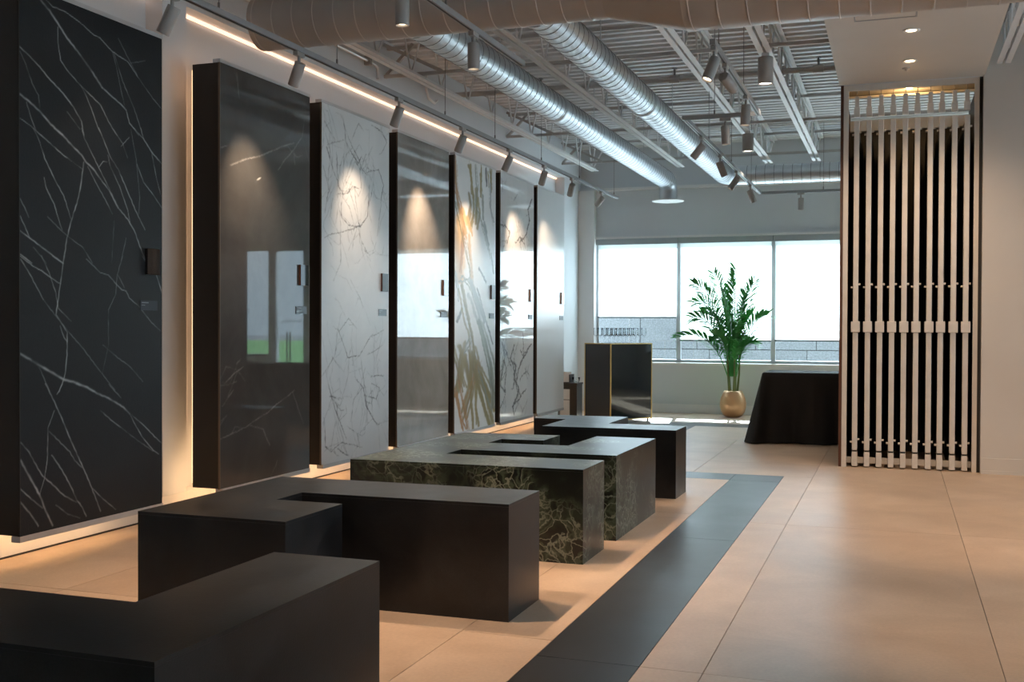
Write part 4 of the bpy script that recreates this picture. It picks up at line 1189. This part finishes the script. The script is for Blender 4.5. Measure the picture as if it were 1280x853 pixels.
# cloth: top plus a wavy skirt
per_pts = []
NS = 300
Lx, Ly = TX1 - TX0, TY1 - TY0
per_l = 2 * (Lx + Ly)
vs, fs = [], []
rows = [0.0, 0.012, 0.06, 0.16, 0.30, 0.45, 0.60, 0.70, 0.748, 0.758]
for r_, dz in enumerate(rows):
    for k in range(NS):
        s_ = per_l * k / NS
        if s_ < Lx: bx_, by_, nx, ny, cr = TX0 + s_, TY0, 0, -1, min(s_, Lx - s_)
        elif s_ < Lx + Ly: bx_, by_, nx, ny, cr = TX1, TY0 + s_ - Lx, 1, 0, min(s_ - Lx, Lx + Ly - s_)
        elif s_ < 2 * Lx + Ly: bx_, by_, nx, ny, cr = TX1 - (s_ - Lx - Ly), TY1, 0, 1, min(s_ - Lx - Ly, 2 * Lx + Ly - s_)
        else: bx_, by_, nx, ny, cr = TX0, TY1 - (s_ - 2 * Lx - Ly), -1, 0, min(s_ - 2 * Lx - Ly, per_l - s_)
        h = dz / 0.758
        corner = math.exp(-(cr / 0.13) ** 2)
        flare = 0.012 * min(1, r_) + h * (0.030 + 0.13 * corner)
        fold = h * (0.030 * math.sin(s_ * 13 + 0.6) + 0.018 * math.sin(s_ * 29 + 1.7) + 0.03 * corner * math.sin(s_ * 44))
        # the corners swing out diagonally
        cxn = 0.0
        if corner > 0.02:
            sx = -1 if bx_ < (TX0 + TX1) / 2 else 1
            sy = -1 if by_ < (TY0 + TY1) / 2 else 1
            bx2 = bx_ + nx * (flare + fold) + sx * corner * h * 0.10 * (nx == 0)
            by2 = by_ + ny * (flare + fold) + sy * corner * h * 0.10 * (ny == 0)
        else:
            bx2, by2 = bx_ + nx * (flare + fold), by_ + ny * (flare + fold)
        vs.append((bx2, by2, TZ - dz + (0.0 if h < 0.95 else 0.004 * math.sin(s_ * 9))))
for r_ in range(len(rows) - 1):
    for k in range(NS):
        j = (k + 1) % NS
        fs.append((r_ * NS + k, (r_ + 1) * NS + k, (r_ + 1) * NS + j, r_ * NS + j))
mb = MB().add(vs, fs, True)
mb.add(vs[:NS], [tuple(range(NS))])
single('tablecloth', mb, M_['cloth'], 'black cloth draped to the floor over the long table', 'tablecloth', (-0.45, 12.36, 0))

# ------------------------------------------------------------------ stemware cabinet with brass edges
C0 = np.array([-3.467, 13.60])
C1 = np.array([-3.064, 14.247])
u1 = (C1 - C0) / np.linalg.norm(C1 - C0)
W1 = np.linalg.norm(C1 - C0)
u2 = np.array([-u1[1], u1[0]])
W2 = 0.50
CZ = 1.04


def cb(a0, a1, b0, b1, z0, z1):
    mb = MB()
    q = [C0 + u1 * a + u2 * b for a, b in ((a0, b0), (a1, b0), (a1, b1), (a0, b1))]
    return mb.prism([tuple(p) for p in q], z0, z1)


cc = C0 + u1 * W1 / 2 + u2 * W2 / 2
t = thing('stemware_cabinet', 'black glass cabinet with brass edges carrying the glasses', 'cabinet', (cc[0], cc[1], 0))
e = 0.014
part('body', cb(e, W1 - e, e, W2 - e, 0.04, CZ - 0.012), M_['charcoalpanel'], t)
part('glass_front', cb(e, W1 - e, 0.004, e, 0.05, CZ - e), M_['blackglass'], t)
part('side_panel', cb(0.004, e, e, W2 - e, 0.05, CZ - e), M_['charcoalpanel'], t)
part('top', cb(e, W1 - e, e, W2 - e, CZ - 0.012, CZ - 0.001), M_['blackglass'], t)
for a in (0, W1 - e):
    for b in (0, W2 - e):
        part('brass_post', cb(a, a + e, b, b + e, 0.02, CZ), M_['gold'], t)
for z0 in (0.04, CZ - e):
    part('brass_edge', cb(e, W1 - e, 0, e * 0.9, z0, z0 + e), M_['gold'], t)
    part('brass_edge', cb(e, W1 - e, W2 - e, W2, z0, z0 + e), M_['gold'], t)
    part('brass_edge', cb(0, e * 0.9, e, W2 - e, z0, z0 + e), M_['gold'], t)
    part('brass_edge', cb(W1 - e, W1, e, W2 - e, z0, z0 + e), M_['gold'], t)
for a in (0.03, W1 - 0.05):
    for b in (0.03, W2 - 0.05):
        part('foot', cb(a, a + 0.02, b, b + 0.02, 0, 0.04), M_['dark'], t)
gl = MB().lathe([(0.0, 0.002), (0.030, 0.002), (0.030, 0.004), (0.006, 0.008), (0.0038, 0.02), (0.0038, 0.075), (0.010, 0.088), (0.026, 0.108), (0.0315, 0.135), (0.0300, 0.175), (0.0275, 0.200), (0.0262, 0.200), (0.0285, 0.172), (0.0295, 0.136), (0.024, 0.112), (0.006, 0.095), (0.0, 0.094)], n=16)
gme = gl.mesh('stem_glass')
gme.materials.append(M_['wineglass'])
for r_ in range(4):
    for k in range(9):
        a = 0.05 + 0.078 * k + (0.02 if r_ % 2 else 0)
        b = 0.07 + 0.095 * r_
        p = C0 + u1 * a + u2 * b
        o = link('stem_glass', gme, None, None, (p[0], p[1], CZ - 0.001))
        tag(o, 'empty stemmed glass standing in rows on the black cabinet', 'glass', 'stemmed glasses on the cabinet')

# small pedestal with trays behind the last slab
t = thing('drawer_pedestal', 'small black pedestal with white drawer front between last slab and cabinet', 'pedestal', (-4.22, 14.35, 0))
part('body', MB().box(-4.37, -4.10, 14.23, 14.50, 0, 0.46), M_['blackplastic'], t)
part('drawer_front', MB().box(-4.365, -4.20, 14.218, 14.23, 0.03, 0.25), M_['paper'], t)
part('drawer_front', MB().box(-4.365, -4.20, 14.218, 14.23, 0.26, 0.40), M_['paper'], t)
part('top_shelf', MB().box(-4.38, -4.09, 14.215, 14.51, 0.46, 0.485), M_['blackplastic'], t)
t = thing('leaflet_holder', 'open black leaflet holder with pale sheets on the pedestal', 'leaflet holder', (-4.29, 14.35, 0.485))
part('tray', MB().box(-4.37, -4.21, 14.24, 14.46, 0.485, 0.495).box(-4.215, -4.205, 14.24, 14.46, 0.495, 0.60).box(-4.375, -4.365, 14.24, 14.46, 0.495, 0.60), M_['blackplastic'], t)
part('sheet', MB().box(-4.36, -4.22, 14.30, 14.305, 0.495, 0.62), M_['paper'], t)
part('sheet', MB().box(-4.36, -4.22, 14.38, 14.385, 0.495, 0.63), M_['paper'], t)
single('glass_bowl', MB().lathe([(0.0, 0.0), (0.035, 0.0), (0.05, 0.03), (0.055, 0.075), (0.052, 0.075), (0.047, 0.03), (0.0, 0.006)], -4.145, 14.35, 0.486, 24), M_['wineglass'], 'small clear glass bowl on the pedestal beside the leaflet holder', 'bowl', (-4.145, 14.35, 0.486))


# ------------------------------------------------------------------ palms
def frond(base, mid, tip, nleaf, leaflen, width=0.024):
    base, mid, tip = Vector(base), Vector(mid), Vector(tip)
    roll = math.radians(random.uniform(35, 80)) * random.choice((-1, 1))
    P = lambda u: base * (1 - u) ** 2 + mid * 2 * u * (1 - u) + tip * u * u
    mb = MB()
    mb.tube([P(u / 10) for u in range(11)], [0.008 * (1 - 0.075 * k) for k in range(11)], 6)
    for k in range(nleaf):
        u = 0.22 + 0.78 * k / (nleaf - 1)
        p = P(u)
        d = (P(min(u + 0.02, 1.0)) - P(u - 0.02)).normalized()
        side = d.cross(Vector((0, 0, 1)))
        if side.length < 0.2: side = d.cross(Vector((0, 1, 0)))
        side.normalize()
        up = side.cross(d).normalized()
        side, up = side * math.cos(roll) + up * math.sin(roll), up * math.cos(roll) - side * math.sin(roll)
        L = leaflen * (0.45 + 0.55 * math.sin(PI * (0.15 + 0.75 * (k / nleaf)))) * random.uniform(0.85, 1.1)
        for s_ in (-1, 1):
            ang = math.radians(48 - 16 * u + random.uniform(-6, 6))
            dl = (d * math.cos(ang) + side * s_ * math.sin(ang) + up * random.uniform(0.05, 0.3)).normalized()
            droop = Vector((0, 0, -0.22 * L))
            a = p
            m_ = p + dl * L * 0.5 + droop * 0.15
            e_ = p + dl * L + droop
            tw = math.radians(40) * s_
            wv = (dl.cross(up).normalized() * math.cos(tw) + up * math.sin(tw)) * width * 0.5
            mb.add([a - wv * 0.4, a + wv * 0.4, m_ + wv, m_ - wv, e_], [(0, 1, 2, 3), (3, 2, 4)])
    return mb


def palm(x, y, lab, tips, potr=0.178, poth=0.37, seed=3):
    random.seed(seed)
    t = thing('potted_palm', lab, 'plant', (x, y, 0))
    s_ = potr / 0.178
    part('pot', MB().lathe([(0, 0), (0.080 * s_, 0), (0.125 * s_, 0.022), (0.163 * s_, 0.075), (0.180 * s_, 0.145), (0.181 * s_, 0.20), (0.170 * s_, 0.265), (0.142 * s_, 0.33), (0.122 * s_, poth), (0.118 * s_, poth), (0.118 * s_, poth - 0.05), (0, poth - 0.05)], x, y, 0, 40), M_['pot'], t)
    part('soil', MB().lathe([(0.118 * s_, 0), (0.06, 0.012), (0, 0.015)], x, y, poth - 0.045, 24), M_['soil'], t)
    for k in range(5):
        a = 2 * PI * k / 5
        part('stem', MB().tube([(x + 0.055 * math.cos(a), y + 0.055 * math.sin(a), poth - 0.04), (x + 0.08 * math.cos(a), y + 0.07 * math.sin(a), poth + 0.22), (x + 0.09 * math.cos(a), y + 0.08 * math.sin(a), poth + 0.5)], [0.018, 0.014, 0.010], 8), M_['stem'], t)
    for (dx, dy, zt, zm, nl, ll) in tips:
        b = (x + 0.25 * dx * 0.4, y + 0.1 * dy, poth + 0.2)
        part('frond', frond(b, (x + dx * 0.38, y + dy * 0.35, zm), (x + dx, y + dy, zt), nl, ll), M_['leaf'], t)
    return t


TIPS = [(0.03, 0.0, 2.06, 1.5, 34, 0.30), (-0.28, 0.05, 2.00, 1.65, 32, 0.28), (-0.53, -0.1, 1.86, 1.75, 30, 0.26), (-0.55, 0.05, 1.60, 1.72, 28, 0.25), (-0.55, -0.12, 1.39, 1.45, 28, 0.25), (-0.76, -0.05, 1.11, 1.28, 30, 0.22), (0.28, 0.0, 1.88, 1.55, 30, 0.27),
        (0.46, -0.1, 1.42, 1.35, 30, 0.26), (0.27, 0.05, 1.03, 1.10, 26, 0.24), (-0.42, 0.1, 1.46, 1.5, 26, 0.25), (0.24, 0.12, 1.45, 1.3, 26, 0.25), (-0.12, -0.35, 1.75, 1.4, 30, 0.27), (0.1, -0.4, 1.5, 1.3, 30, 0.26), (-0.05, 0.15, 1.85, 1.4, 30, 0.28),
        (-0.22, -0.28, 1.15, 1.15, 26, 0.24), (0.16, -0.28, 1.1, 1.15, 26, 0.24), (0.0, -0.2, 1.3, 1.1, 28, 0.26), (-0.1, 0.1, 1.6, 1.2, 28, 0.26), (0.14, 0.0, 1.7, 1.3, 30, 0.26)]
palm(-2.14, 15.28, 'tall feathery green palm in a round bronze pot before the window blind', TIPS)
TIPS2 = [(-dx * 1.3, dy * 1.6 - 0.1, z * 1.05, m_ * 1.05, n_, l_ * 1.2) for dx, dy, z, m_, n_, l_ in TIPS]
palm(1.75, 14.3, 'green palm in a round bronze pot standing beside the glass entrance door', TIPS2, seed=9)
